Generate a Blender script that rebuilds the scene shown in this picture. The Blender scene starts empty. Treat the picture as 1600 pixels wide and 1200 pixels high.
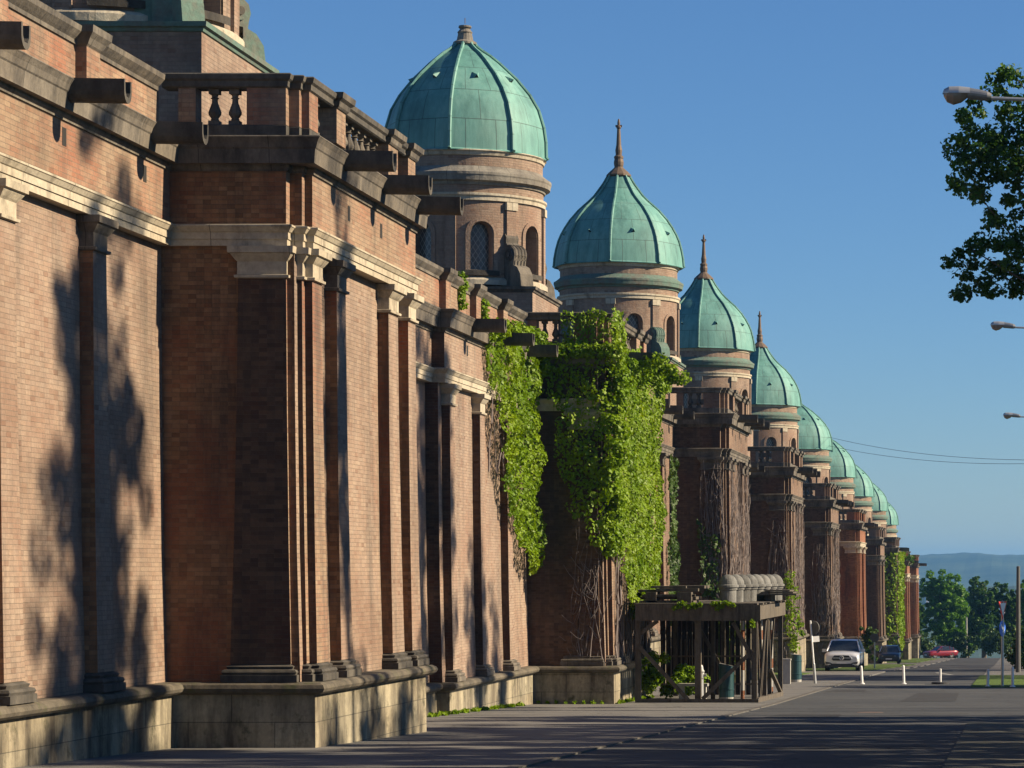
import bpy, math, random
import numpy as np
from mathutils import Vector
R = math.radians
random.seed(7)
rng = np.random.default_rng(7)
sc = bpy.context.scene
COL = sc.collection

# ------------------------------------------------------------------ camera, sky, sun, exposure
F = 4600.0                      # focal length in photo pixels (photo 1600 wide)
cam = bpy.data.cameras.new('camera')
camo = bpy.data.objects.new('camera', cam); COL.objects.link(camo)
cam.sensor_width = 36.0
cam.lens = F / 1600 * 36.0
cam.shift_x = (800 - 1580) / 1600
cam.shift_y = (893 - 600) / 1600
cam.clip_start = 0.5; cam.clip_end = 20000
camo.location = (0, 0, 0); camo.rotation_euler = (R(90), 0, 0)
sc.camera = camo

SUN_EL, SUN_AZ = 29.0, 3.0      # azimuth: degrees from +x towards +y
w = bpy.data.worlds.new('World'); sc.world = w; w.use_nodes = True
nt = w.node_tree; bg = nt.nodes['Background']
sky = nt.nodes.new('ShaderNodeTexSky'); sky.sky_type = 'NISHITA'; sky.sun_disc = False
sky.sun_elevation = R(SUN_EL); sky.sun_rotation = R(90 - SUN_AZ)
sky.altitude = 0; sky.air_density = 1.0; sky.dust_density = 0.0; sky.ozone_density = 10.0
nt.links.new(sky.outputs[0], bg.inputs[0]); bg.inputs[1].default_value = 0.051
sun = bpy.data.lights.new('sun', 'SUN'); suno = bpy.data.objects.new('sun', sun); COL.objects.link(suno)
sun.energy = 5.0; sun.angle = R(1.0); sun.color = (1.0, 0.82, 0.58)
sd = Vector((math.cos(R(SUN_EL)) * math.cos(R(SUN_AZ)), math.cos(R(SUN_EL)) * math.sin(R(SUN_AZ)), math.sin(R(SUN_EL))))
suno.rotation_euler = sd.to_track_quat('Z', 'Y').to_euler(); suno.location = (40, 40, 60)
sc.view_settings.view_transform = 'Standard'; sc.view_settings.look = 'None'
sc.view_settings.exposure = 1.10; sc.view_settings.gamma = 1.0
sc.cycles.volume_bounces = 0; sc.cycles.max_bounces = 6; sc.cycles.transparent_max_bounces = 12

# ------------------------------------------------------------------ materials
def newmat(name):
    m = bpy.data.materials.new(name); m.use_nodes = True
    t = m.node_tree; b = t.nodes['Principled BSDF']
    return m, t, b
def N(t, typ, **kw):
    n = t.nodes.new(typ)
    for k, v in kw.items():
        if k in n.inputs: n.inputs[k].default_value = v
        else: setattr(n, k, v)
    return n
def ramp(t, fac, stops):
    r = t.nodes.new('ShaderNodeValToRGB')
    e = r.color_ramp.elements
    e[0].position, e[0].color = stops[0][0], tuple(stops[0][1]) + (1,) if len(stops[0][1]) == 3 else stops[0][1]
    e[1].position, e[1].color = stops[-1][0], tuple(stops[-1][1]) + (1,)
    for p, c in stops[1:-1]:
        x = e.new(p); x.color = tuple(c) + (1,)
    t.links.new(fac, r.inputs[0]); return r.outputs[0]
AL = 0.83
def alb(c): return tuple(v * AL for v in c)
def mix(t, fac, a, b, blend='MIX'):
    m = t.nodes.new('ShaderNodeMix'); m.data_type = 'RGBA'; m.blend_type = blend
    for i, v in ((0, fac), (6, a), (7, b)):
        if hasattr(v, 'links') or hasattr(v, 'is_linked'): t.links.new(v, m.inputs[i])
        elif isinstance(v, (int, float)): m.inputs[i].default_value = v
        else: m.inputs[i].default_value = tuple(v) + (1,)
    return m.outputs[2]
def noise(t, vec, scale, detail=4, rough=0.6, sx=(1, 1, 1), loc=(0, 0, 0)):
    mp = N(t, 'ShaderNodeMapping'); mp.inputs['Scale'].default_value = sx; mp.inputs['Location'].default_value = loc
    t.links.new(vec, mp.inputs[0])
    n = N(t, 'ShaderNodeTexNoise'); n.inputs['Scale'].default_value = scale; n.inputs['Detail'].default_value = detail
    n.inputs['Roughness'].default_value = rough
    t.links.new(mp.outputs[0], n.inputs['Vector']); return n.outputs['Fac']
def pos(t): return N(t, 'ShaderNodeNewGeometry').outputs['Position']
def bump(t, b, h, strength=0.5, dist=0.02):
    n = N(t, 'ShaderNodeBump'); n.inputs['Strength'].default_value = strength; n.inputs['Distance'].default_value = dist
    t.links.new(h, n.inputs['Height']); t.links.new(n.outputs[0], b.inputs['Normal'])

def mat_brick(name, c1, c2, mortar, soot=0.35, sootcol=(0.05, 0.042, 0.036), seedloc=(0, 0, 0), patch=(0.34, 0.12, 0.06), pf=0.55, lo=0.88):
    c1, c2, mortar, patch = alb(c1), alb(c2), alb(mortar), alb(patch)
    m, t, b = newmat(name)
    uv = N(t, 'ShaderNodeTexCoord').outputs['UV']
    br = N(t, 'ShaderNodeTexBrick'); t.links.new(uv, br.inputs['Vector'])
    br.inputs['Color1'].default_value = c1 + (1,); br.inputs['Color2'].default_value = c2 + (1,)
    br.inputs['Mortar'].default_value = mortar + (1,)
    br.inputs['Scale'].default_value = 1; br.inputs['Brick Width'].default_value = 0.25
    br.inputs['Row Height'].default_value = 0.070; br.inputs['Mortar Size'].default_value = 0.0055
    br.inputs['Mortar Smooth'].default_value = 0.3; br.inputs['Bias'].default_value = 0.0
    p = pos(t)
    # per-brick value jitter: sample noise on a brick-quantised coordinate
    sn = N(t, 'ShaderNodeVectorMath', operation='SNAP'); t.links.new(uv, sn.inputs[0]); sn.inputs[1].default_value = (0.125, 0.070, 1)
    wn = N(t, 'ShaderNodeTexWhiteNoise', noise_dimensions='2D'); t.links.new(sn.outputs[0], wn.inputs['Vector'])
    jit = ramp(t, wn.outputs['Value'], [(0, (lo, lo * .97, lo * .95)), (0.6, (1, 1, 1)), (0.92, (1.06, 1.04, 1.0)), (1, (0.70, 0.60, 0.56))])
    col = mix(t, 1.0, br.outputs['Color'], jit, 'MULTIPLY')
    big = noise(t, p, 0.55, 5, 0.65, loc=seedloc)
    pm = ramp(t, big, [(0.48, (0, 0, 0)), (0.66, (1, 1, 1))])
    # redder bare brick patches
    mm = N(t, 'ShaderNodeMath', operation='MULTIPLY'); t.links.new(pm, mm.inputs[0]); mm.inputs[1].default_value = pf
    nf = N(t, 'ShaderNodeMath', operation='MULTIPLY'); t.links.new(mm.outputs[0], nf.inputs[0]); t.links.new(br.outputs['Fac'], nf.inputs[1])
    sub = N(t, 'ShaderNodeMath', operation='SUBTRACT'); t.links.new(mm.outputs[0], sub.inputs[0]); t.links.new(nf.outputs[0], sub.inputs[1])
    col = mix(t, sub.outputs[0], col, patch)
    wv = noise(t, p, 0.35, 4, 0.6, sx=(1, 0.6, 1), loc=(7, 1, 3))
    col = mix(t, 1.0, col, ramp(t, wv, [(0.3, (0.80, 0.78, 0.76)), (0.5, (1, 1, 1)), (0.72, (1.12, 1.14, 1.14))]), 'MULTIPLY')
    st = noise(t, p, 1.3, 7, 0.72, sx=(1, 1, 0.14), loc=(3, 5, 1))
    sm = ramp(t, st, [(0.47, (0, 0, 0)), (0.72, (1, 1, 1))])
    s2 = N(t, 'ShaderNodeMath', operation='MULTIPLY'); t.links.new(sm, s2.inputs[0]); s2.inputs[1].default_value = soot
    col = mix(t, s2.outputs[0], col, sootcol)
    fine = noise(t, p, 14, 3, 0.7)
    fr = ramp(t, fine, [(0.2, (0.8, 0.8, 0.8)), (0.8, (1.15, 1.15, 1.15))])
    col = mix(t, 1.0, col, fr, 'MULTIPLY')
    t.links.new(col, b.inputs['Base Color']); b.inputs['Roughness'].default_value = 0.92
    h = mix(t, 0.35, br.outputs['Fac'], fine)
    inv = N(t, 'ShaderNodeMath', operation='SUBTRACT'); inv.inputs[0].default_value = 1; t.links.new(br.outputs['Fac'], inv.inputs[1])
    add = N(t, 'ShaderNodeMath', operation='ADD'); t.links.new(inv.outputs[0], add.inputs[0])
    f3 = N(t, 'ShaderNodeMath', operation='MULTIPLY'); t.links.new(fine, f3.inputs[0]); f3.inputs[1].default_value = 1.6; t.links.new(f3.outputs[0], add.inputs[1])
    f4 = N(t, 'ShaderNodeMath', operation='ADD'); t.links.new(add.outputs[0], f4.inputs[0])
    f5 = N(t, 'ShaderNodeMath', operation='MULTIPLY'); t.links.new(wn.outputs['Value'], f5.inputs[0]); f5.inputs[1].default_value = 0.5; t.links.new(f5.outputs[0], f4.inputs[1])
    bump(t, b, f4.outputs[0], 0.7, 0.01)
    return m

def mat_stone(name, base, dark, stain=0.5, blocks=None, rough=0.9, moss=None, sx=(1, 1, 0.35), joint=0.35):
    base, dark = alb(base), alb(dark)
    m, t, b = newmat(name)
    p = pos(t)
    n1 = noise(t, p, 1.6, 6, 0.7, sx=sx)
    lo, hi = 0.62 - stain * 0.3, 0.78 - stain * 0.2
    f = ramp(t, n1, [(lo, (0, 0, 0)), (hi, (1, 1, 1))])
    col = mix(t, f, base, dark)
    n2 = noise(t, p, 9, 4, 0.7)
    fr = ramp(t, n2, [(0.25, (0.72, 0.72, 0.72)), (0.75, (1.15, 1.15, 1.13))])
    col = mix(t, 1.0, col, fr, 'MULTIPLY')
    if moss:
        n3 = noise(t, p, 2.3, 5, 0.7, loc=(9, 2, 4))
        mf = ramp(t, n3, [(0.55, (0, 0, 0)), (0.68, (1, 1, 1))])
        col = mix(t, mf, col, moss)
    h = n2
    if blocks:
        uv = N(t, 'ShaderNodeTexCoord').outputs['UV']
        br = N(t, 'ShaderNodeTexBrick'); t.links.new(uv, br.inputs['Vector'])
        br.inputs['Scale'].default_value = 1; br.inputs['Brick Width'].default_value = blocks[0]; br.inputs['Row Height'].default_value = blocks[1]
        br.inputs['Mortar Size'].default_value = 0.007
        br.inputs['Color1'].default_value = (1, 1, 1, 1); br.inputs['Color2'].default_value = (0.84, 0.8, 0.76, 1); br.inputs['Mortar'].default_value = (joint,) * 3 + (1,)
        col = mix(t, 1.0, col, br.outputs['Color'], 'MULTIPLY')
    t.links.new(col, b.inputs['Base Color']); b.inputs['Roughness'].default_value = rough
    bump(t, b, h, 0.7, 0.02)
    return m

def mat_plain(name, c, rough=0.6, metal=0.0, var=0.15, scale=6, spec=None, coat=0):
    m, t, b = newmat(name)
    n = noise(t, pos(t), scale, 4, 0.6)
    fr = ramp(t, n, [(0.2, (1 - var,) * 3), (0.8, (1 + var,) * 3)])
    col = mix(t, 1.0, c, fr, 'MULTIPLY')
    t.links.new(col, b.inputs['Base Color'])
    b.inputs['Roughness'].default_value = rough; b.inputs['Metallic'].default_value = metal
    if spec is not None: b.inputs['Specular IOR Level'].default_value = spec
    if coat: b.inputs['Coat Weight'].default_value = coat; b.inputs['Coat Roughness'].default_value = 0.05
    return m

def mat_copper(name, wear=0.3):
    m, t, b = newmat(name)
    p = pos(t); uv = N(t, 'ShaderNodeTexCoord').outputs['UV']
    n = noise(t, p, 1.1, 6, 0.68, sx=(1, 1, 0.5))
    col = ramp(t, n, [(0.25, (0.058, 0.165, 0.150)), (0.5, (0.105, 0.265, 0.230)), (0.75, (0.18, 0.345, 0.295))])
    s = noise(t, p, 2.2, 5, 0.75, sx=(1, 1, 0.08))
    sr = ramp(t, s, [(0.35, (0.62, 0.68, 0.68)), (0.55, (1, 1, 1)), (0.8, (1.12, 1.1, 1.08))])
    col = mix(t, 1.0, col, sr, 'MULTIPLY')
    br = N(t, 'ShaderNodeTexBrick'); t.links.new(uv, br.inputs['Vector'])
    br.inputs['Scale'].default_value = 1; br.inputs['Brick Width'].default_value = 0.93; br.inputs['Row Height'].default_value = 0.95
    br.inputs['Mortar Size'].default_value = 0.012; br.inputs['Color1'].default_value = (1, 1, 1, 1); br.inputs['Color2'].default_value = (0.86, 0.9, 0.92, 1)
    br.inputs['Mortar'].default_value = (0.38, 0.4, 0.4, 1)
    col = mix(t, 1.0, col, br.outputs['Color'], 'MULTIPLY')
    d = noise(t, p, 5, 5, 0.75, loc=(4, 4, 4))
    df = ramp(t, d, [(0.66, (0, 0, 0)), (0.8, (1, 1, 1))])
    m2 = N(t, 'ShaderNodeMath', operation='MULTIPLY'); t.links.new(df, m2.inputs[0]); m2.inputs[1].default_value = wear
    col = mix(t, m2.outputs[0], col, (0.09, 0.08, 0.06))
    t.links.new(col, b.inputs['Base Color']); b.inputs['Roughness'].default_value = 0.62
    bump(t, b, mix(t, 0.5, n, br.outputs['Fac']), 0.4, 0.03)
    return m

def mat_leaf(name, c1, c2, trans=0.35):
    m, t, b = newmat(name)
    n = noise(t, pos(t), 1.2, 3, 0.6)
    oi = noise(t, pos(t), 23, 2, 0.6)
    col = mix(t, ramp(t, n, [(0.3, (0, 0, 0)), (0.7, (1, 1, 1))]), c1, c2)
    wd = noise(t, pos(t), 0.7, 5, 0.7, loc=(5, 5, 5))
    col = mix(t, 1.0, col, ramp(t, wd, [(0.32, (0.60, 0.70, 0.6)), (0.55, (1, 1, 1)), (0.75, (1.2, 1.05, 1.0))]), 'MULTIPLY')
    fr = ramp(t, oi, [(0.3, (0.6, 0.6, 0.6)), (0.7, (1.25, 1.25, 1.2))])
    col = mix(t, 1.0, col, fr, 'MULTIPLY')
    t.links.new(col, b.inputs['Base Color']); b.inputs['Roughness'].default_value = 0.5
    b.inputs['Specular IOR Level'].default_value = 0.2
    tr = N(t, 'ShaderNodeBsdfTranslucent'); t.links.new(mix(t, 1.0, col, (1.5, 1.5, 0.5), 'MULTIPLY'), tr.inputs['Color'])
    ms = N(t, 'ShaderNodeMixShader'); ms.inputs[0].default_value = trans
    out = t.nodes['Material Output']
    t.links.new(b.outputs[0], ms.inputs[1]); t.links.new(tr.outputs[0], ms.inputs[2]); t.links.new(ms.outputs[0], out.inputs['Surface'])
    return m

def mat_ground(name, c, c2, scale=0.6, bumpd=0.01, crack=False, rough=0.93):
    c, c2 = alb(c), alb(c2)
    m, t, b = newmat(name)
    p = pos(t)
    n = noise(t, p, scale, 6, 0.65)
    col = mix(t, ramp(t, n, [(0.35, (0, 0, 0)), (0.65, (1, 1, 1))]), c, c2)
    g = noise(t, p, 45, 2, 0.8)
    gr = ramp(t, g, [(0.25, (0.65, 0.65, 0.65)), (0.75, (1.35, 1.35, 1.35))])
    col = mix(t, 1.0, col, gr, 'MULTIPLY')
    h = g
    if crack:
        v = N(t, 'ShaderNodeTexVoronoi', feature='DISTANCE_TO_EDGE'); v.inputs['Scale'].default_value = 0.33
        mp = N(t, 'ShaderNodeMapping'); t.links.new(p, mp.inputs[0])
        nn = N(t, 'ShaderNodeTexNoise'); nn.inputs['Scale'].default_value = 1.3; t.links.new(p, nn.inputs['Vector'])
        av = N(t, 'ShaderNodeVectorMath', operation='ADD'); t.links.new(p, av.inputs[0])
        sv = N(t, 'ShaderNodeVectorMath', operation='SCALE'); t.links.new(nn.outputs['Color'], sv.inputs[0]); sv.inputs['Scale'].default_value = 1.6
        t.links.new(sv.outputs[0], av.inputs[1]); t.links.new(av.outputs[0], v.inputs['Vector'])
        cf = ramp(t, v.outputs['Distance'], [(0.0, (0.35, 0.35, 0.35)), (0.012, (1, 1, 1))])
        col = mix(t, 1.0, col, cf, 'MULTIPLY')
    t.links.new(col, b.inputs['Base Color']); b.inputs['Roughness'].default_value = rough
    b.inputs['Specular IOR Level'].default_value = 0.25
    bump(t, b, h, 0.5, bumpd)
    return m

M = {}
M['brick'] = mat_brick('pale_brick', (0.325, 0.245, 0.185), (0.30, 0.212, 0.158), (0.25, 0.192, 0.145), 0.6, patch=(0.24, 0.13, 0.085))
M['brick_red'] = mat_brick('red_brick', (0.33, 0.24, 0.162), (0.285, 0.18, 0.118), (0.235, 0.18, 0.13), 0.65, seedloc=(4, 7, 2), patch=(0.30, 0.085, 0.04))
M['brick_red_shade'] = mat_brick('shaded_red_brick', (0.31, 0.175, 0.085), (0.25, 0.125, 0.056), (0.20, 0.13, 0.075), 0.9, pf=0.9, lo=0.62, seedloc=(8, 1, 5), patch=(0.24, 0.075, 0.03), sootcol=(0.022, 0.019, 0.016))  # red brick for camera-facing faces, their shade put into the colour
M['brick_grimy'] = mat_brick('grimy_brick', (0.25, 0.17, 0.118), (0.205, 0.13, 0.088), (0.165, 0.122, 0.09), 0.65, seedloc=(2, 2, 9), patch=(0.13, 0.06, 0.035))
M['brick_soot_shade'] = mat_brick('sooty_shaded_brick', (0.13, 0.078, 0.047), (0.09, 0.052, 0.032), (0.115, 0.082, 0.057), 0.85, pf=0.8, lo=0.6, seedloc=(6, 2, 3), patch=(0.10, 0.035, 0.018), sootcol=(0.02, 0.017, 0.014))  # shade painted into far bays' near faces; real soot on first corner pilaster
M['brick_rust'] = mat_brick('rust_brick', (0.30, 0.125, 0.055), (0.25, 0.09, 0.04), (0.20, 0.13, 0.085), 0.3, seedloc=(1, 3, 2))
M['lime'] = mat_stone('pale_limestone', (0.50, 0.45, 0.35), (0.17, 0.145, 0.11), 0.3, blocks=(1.25, 3.0))
M['weathered'] = mat_stone('weathered_stone', (0.186, 0.164, 0.133), (0.053, 0.048, 0.042), 0.75, blocks=(1.1, 3.0))
M['darkstone'] = mat_stone('blackened_stone', (0.114, 0.102, 0.084), (0.036, 0.033, 0.029), 0.75)
M['drumstone'] = mat_stone('grey_drum_stone', (0.27, 0.255, 0.22), (0.12, 0.11, 0.10), 0.55, blocks=(0.9, 3.0))
M['plinth'] = mat_stone('limestone_blocks', (0.40, 0.36, 0.26), (0.09, 0.076, 0.055), 0.75, blocks=(1.35, 0.47), moss=(0.07, 0.068, 0.04), sx=(1, 1, 0.2))
M['ledge'] = mat_stone('mossy_ledge_stone', (0.140, 0.119, 0.087), (0.049, 0.043, 0.032), 0.7, moss=(0.06, 0.065, 0.025))
M['copper'] = mat_copper('green_patina_copper')
M['copperdull'] = mat_stone('dull_copper_sheet', (0.111, 0.189, 0.156), (0.143, 0.133, 0.111), 0.6, sx=(1, 1, 1))
M['iron'] = mat_plain('rusty_iron', (0.12, 0.085, 0.06), 0.7, 0.3, 0.35, 20)
M['hole'] = mat_plain('dark_hole', (0.012, 0.011, 0.01), 0.9)
M['leaf_ivy'] = mat_leaf('ivy_leaf', (0.12, 0.215, 0.004), (0.19, 0.28, 0.006), 0.24)
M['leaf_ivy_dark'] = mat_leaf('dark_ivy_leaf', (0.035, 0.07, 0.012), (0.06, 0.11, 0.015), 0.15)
M['leaf_tree'] = mat_leaf('tree_leaf', (0.035, 0.095, 0.010), (0.06, 0.13, 0.014), 0.3)
M['leaf_far'] = mat_leaf('far_tree_leaf', (0.066, 0.165, 0.006), (0.10, 0.225, 0.010), 0.33)
M['vine'] = mat_plain('dry_vine_stem', (0.15, 0.125, 0.118), 0.9, 0, 0.3, 12)
M['bark'] = mat_plain('bark', (0.09, 0.07, 0.05), 0.95, 0, 0.35, 8)
M['asphalt'] = mat_ground('asphalt', (0.052, 0.057, 0.064), (0.078, 0.082, 0.086), 0.35, crack=True)
M['oldpave'] = mat_ground('mossy_worn_asphalt', (0.075, 0.08, 0.066), (0.115, 0.11, 0.10), 1.1, crack=True)
M['patch'] = mat_ground('asphalt_patch', (0.040, 0.042, 0.046), (0.05, 0.052, 0.055), 0.8)
M['pave'] = mat_ground('worn_pavement', (0.13, 0.130, 0.128), (0.18, 0.175, 0.165), 0.5, crack=True)
M['kerb'] = mat_stone('kerb_stone', (0.13, 0.125, 0.115), (0.07, 0.066, 0.06), 0.5, blocks=(1.3, 3), joint=0.6)
M['grass'] = mat_ground('grass', (0.07, 0.12, 0.02), (0.11, 0.17, 0.03), 1.2, 0.05)
M['earth'] = mat_ground('earth_and_meadow', (0.09, 0.11, 0.04), (0.12, 0.10, 0.06), 0.02, 0.05)
M['forest'] = mat_ground('forest_hill', (0.012, 0.03, 0.012), (0.07, 0.10, 0.045), 0.0035, 0.5)
M['wood'] = mat_stone('old_grey_wood', (0.13, 0.108, 0.08), (0.05, 0.04, 0.03), 0.6, sx=(4, 4, 0.6))
M['shadeboard'] = mat_plain('shade_dark_board', (0.022, 0.017, 0.014), 0.9, 0, 0.4, 9)  # near-black so the back of the shelter reads as shaded
M['paintline'] = mat_ground('worn_road_paint', (0.36, 0.36, 0.34), (0.18, 0.18, 0.175), 3.0)
M['white'] = mat_plain('white_paint', (0.72, 0.72, 0.70), 0.5, 0, 0.12, 9)
M['redpaint'] = mat_plain('red_paint', (0.55, 0.04, 0.02), 0.5)
M['bluepaint'] = mat_plain('blue_paint', (0.02, 0.12, 0.55), 0.5)
M['galv'] = mat_plain('galvanised_steel', (0.42, 0.43, 0.43), 0.45, 0.6, 0.15, 12)
M['signback'] = mat_plain('weathered_sign_back', (0.10, 0.10, 0.095), 0.7, 0.2, 0.25, 9)
M['greymetal'] = mat_plain('grey_sheet_metal', (0.22, 0.23, 0.24), 0.42, 0.5, 0.2, 9)
M['capstone'] = mat_stone('grey_cast_stone', (0.20, 0.20, 0.19), (0.06, 0.058, 0.052), 0.6)
M['teal'] = mat_plain('dark_teal_enamel', (0.015, 0.055, 0.062), 0.4, 0.1, 0.2, 12)
M['black'] = mat_plain('black_rubber', (0.018, 0.018, 0.018), 0.7)
M['concrete'] = mat_plain('concrete', (0.35, 0.34, 0.31), 0.9, 0, 0.2, 8)
M['silver'] = mat_plain('silver_car_paint', (0.62, 0.63, 0.64), 0.35, 0.35, 0.02, 3, coat=0.6)
M['darkblue'] = mat_plain('dark_blue_car_paint', (0.02, 0.035, 0.075), 0.3, 0.3, 0.05, 3, coat=0.6)
M['redcar'] = mat_plain('red_car_paint', (0.20, 0.008, 0.018), 0.3, 0.2, 0.05, 3, coat=0.6)
M['glasscar'] = mat_plain('tinted_glass', (0.02, 0.024, 0.03), 0.06, 0, 0.05, 3, spec=0.8)
M['lens'] = mat_plain('clear_lens', (0.75, 0.77, 0.8), 0.12, 0.3, 0.05, 8)
M['trim'] = mat_plain('black_trim', (0.02, 0.02, 0.022), 0.45)
M['lampglass'] = mat_plain('lamp_bowl', (0.22, 0.17, 0.13), 0.25, 0, 0.1, 5)
M['tile'] = mat_plain('roof_tile', (0.22, 0.09, 0.05), 0.85, 0, 0.3, 10)

def mat_window():
    m, t, b = newmat('leaded_glass')
    uv = N(t, 'ShaderNodeTexCoord').outputs['UV']
    mp = N(t, 'ShaderNodeMapping'); mp.inputs['Rotation'].default_value = (0, 0, R(45)); mp.inputs['Scale'].default_value = (8, 6, 8)
    t.links.new(uv, mp.inputs[0])
    ch = N(t, 'ShaderNodeTexBrick'); ch.offset = 0; t.links.new(mp.outputs[0], ch.inputs['Vector'])
    ch.inputs['Scale'].default_value = 1; ch.inputs['Brick Width'].default_value = 1; ch.inputs['Row Height'].default_value = 1
    ch.inputs['Mortar Size'].default_value = 0.07
    ch.inputs['Color1'].default_value = (0.045, 0.04, 0.035, 1); ch.inputs['Color2'].default_value = (0.07, 0.07, 0.07, 1); ch.inputs['Mortar'].default_value = (0.24, 0.23, 0.21, 1)
    t.links.new(ch.outputs['Color'], b.inputs['Base Color']); b.inputs['Roughness'].default_value = 0.25
    return m
M['window'] = mat_window()

# ------------------------------------------------------------------ mesh helpers
YS = 0.64        # brick length scale along the street
class MB:
    def __init__(s): s.v = []; s.f = []; s.uv = []; s.mi = []; s.mats = []; s.sm = []
    def mat(s, m):
        if m not in s.mats: s.mats.append(m)
        return s.mats.index(m)
    def quad(s, pts, uvs, m, smooth=False):
        i = len(s.v); s.v.extend([tuple(p) for p in pts]); s.f.append(tuple(range(i, i + len(pts)))); s.uv.extend(uvs); s.mi.append(s.mat(m)); s.sm.append(smooth)
    def face(s, pts, m, smooth=False):
        a, b_, c = Vector(pts[0]), Vector(pts[1]), Vector(pts[2])
        n = (b_ - a).cross(c - a)
        if len(pts) > 3: n = n + (Vector(pts[2]) - a).cross(Vector(pts[3]) - a)
        ax, ay, az = abs(n.x), abs(n.y), abs(n.z)
        if az > ax and az > ay: uvs = [(p[0], p[1] * YS) for p in pts]
        elif ax >= ay: uvs = [(p[1] * YS, p[2]) for p in pts]
        else: uvs = [(p[0], p[2]) for p in pts]
        s.quad(pts, uvs, m, smooth)
    def box(s, x0, x1, y0, y1, z0, z1, m):
        if x0 > x1: x0, x1 = x1, x0
        if y0 > y1: y0, y1 = y1, y0
        a = [(x0, y0), (x1, y0), (x1, y1), (x0, y1)]
        for i in range(4):
            p, q = a[i], a[(i + 1) % 4]
            s.face([(p[0], p[1], z0), (q[0], q[1], z0), (q[0], q[1], z1), (p[0], p[1], z1)], m)
        s.face([(p[0], p[1], z1) for p in a], m); s.face([(p[0], p[1], z0) for p in reversed(a)], m)
    def sweep(s, path, prof, m, closed=False, near=None):
        """profile [(offset, z)] swept round a plan path; outward is to the right of travel"""
        n = len(path); P = [Vector(p) for p in path]; offs = []
        for i in range(n):
            ns = []
            if closed or i > 0: d = (P[i] - P[i - 1]).normalized(); ns.append(Vector((d.y, -d.x)))
            if closed or i < n - 1: d = (P[(i + 1) % n] - P[i]).normalized(); ns.append(Vector((d.y, -d.x)))
            if len(ns) == 2: offs.append((ns[0] + ns[1]) / (1 + ns[0].dot(ns[1])))
            else: offs.append(ns[0])
        for i in range(n if closed else n - 1):
            j = (i + 1) % n
            for k in range(len(prof) - 1):
                o0, z0 = prof[k]; o1, z1 = prof[k + 1]
                a = P[i] + offs[i] * o0; b_ = P[j] + offs[j] * o0; c = P[j] + offs[j] * o1; d = P[i] + offs[i] * o1
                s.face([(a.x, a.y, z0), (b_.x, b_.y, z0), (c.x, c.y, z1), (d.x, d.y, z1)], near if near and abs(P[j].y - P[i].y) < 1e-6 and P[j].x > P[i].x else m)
    def lathe(s, c, prof, m, seg=32, smooth=True, rfun=None, uvr=2.4):
        vl = 0; L = [0]
        for k in range(1, len(prof)): vl += math.hypot(prof[k][0] - prof[k - 1][0], prof[k][1] - prof[k - 1][1]); L.append(vl)
        for i in range(seg):
            a0, a1 = 2 * math.pi * i / seg, 2 * math.pi * (i + 1) / seg
            f0 = rfun(a0) if rfun else 1; f1 = rfun(a1) if rfun else 1
            for k in range(len(prof) - 1):
                (r0, z0), (r1, z1) = prof[k], prof[k + 1]
                pts = [(c[0] + r0 * f0 * math.cos(a0), c[1] + r0 * f0 * math.sin(a0), c[2] + z0), (c[0] + r0 * f1 * math.cos(a1), c[1] + r0 * f1 * math.sin(a1), c[2] + z0),
                       (c[0] + r1 * f1 * math.cos(a1), c[1] + r1 * f1 * math.sin(a1), c[2] + z1), (c[0] + r1 * f0 * math.cos(a0), c[1] + r1 * f0 * math.sin(a0), c[2] + z1)]
                s.quad(pts, [(a0 * uvr, L[k]), (a1 * uvr, L[k]), (a1 * uvr, L[k + 1]), (a0 * uvr, L[k + 1])], m, smooth)
    def tube(s, pts, rad, m, seg=6, smooth=True):
        P = [Vector(p) for p in pts]; rs = rad if isinstance(rad, (list, tuple)) else [rad] * len(P); rings = []
        for i, p in enumerate(P):
            d = (P[min(i + 1, len(P) - 1)] - P[max(i - 1, 0)]).normalized()
            u = d.cross(Vector((0, 0, 1)))
            if u.length < 1e-3: u = d.cross(Vector((1, 0, 0)))
            u.normalize(); v = d.cross(u)
            rings.append([p + (u * math.cos(2 * math.pi * k / seg) + v * math.sin(2 * math.pi * k / seg)) * rs[i] for k in range(seg)])
        for i in range(len(P) - 1):
            for k in range(seg):
                l = (k + 1) % seg
                s.quad([rings[i][k], rings[i][l], rings[i + 1][l], rings[i + 1][k]], [(0, 0), (1, 0), (1, 1), (0, 1)], m, smooth)
        s.quad(list(reversed(rings[0])), [(0, 0)] * seg, m); s.quad(rings[-1], [(0, 0)] * seg, m)
    def beam(s, a, b_, wdt, thk, m):
        a, b_ = Vector(a), Vector(b_); d = (b_ - a).normalized()
        u = d.cross(Vector((0, 1, 0)))
        if u.length < 0.05: u = d.cross(Vector((1, 0, 0)))
        u.normalize(); v = d.cross(u); u *= wdt / 2; v *= thk / 2
        q = [(-1, -1), (1, -1), (1, 1), (-1, 1)]
        A = [a + u * i + v * j for i, j in q]; B = [b_ + u * i + v * j for i, j in q]
        for k in range(4):
            l = (k + 1) % 4; s.face([A[k], A[l], B[l], B[k]], m)
        s.face(list(reversed(A)), m); s.face(B, m)
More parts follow.
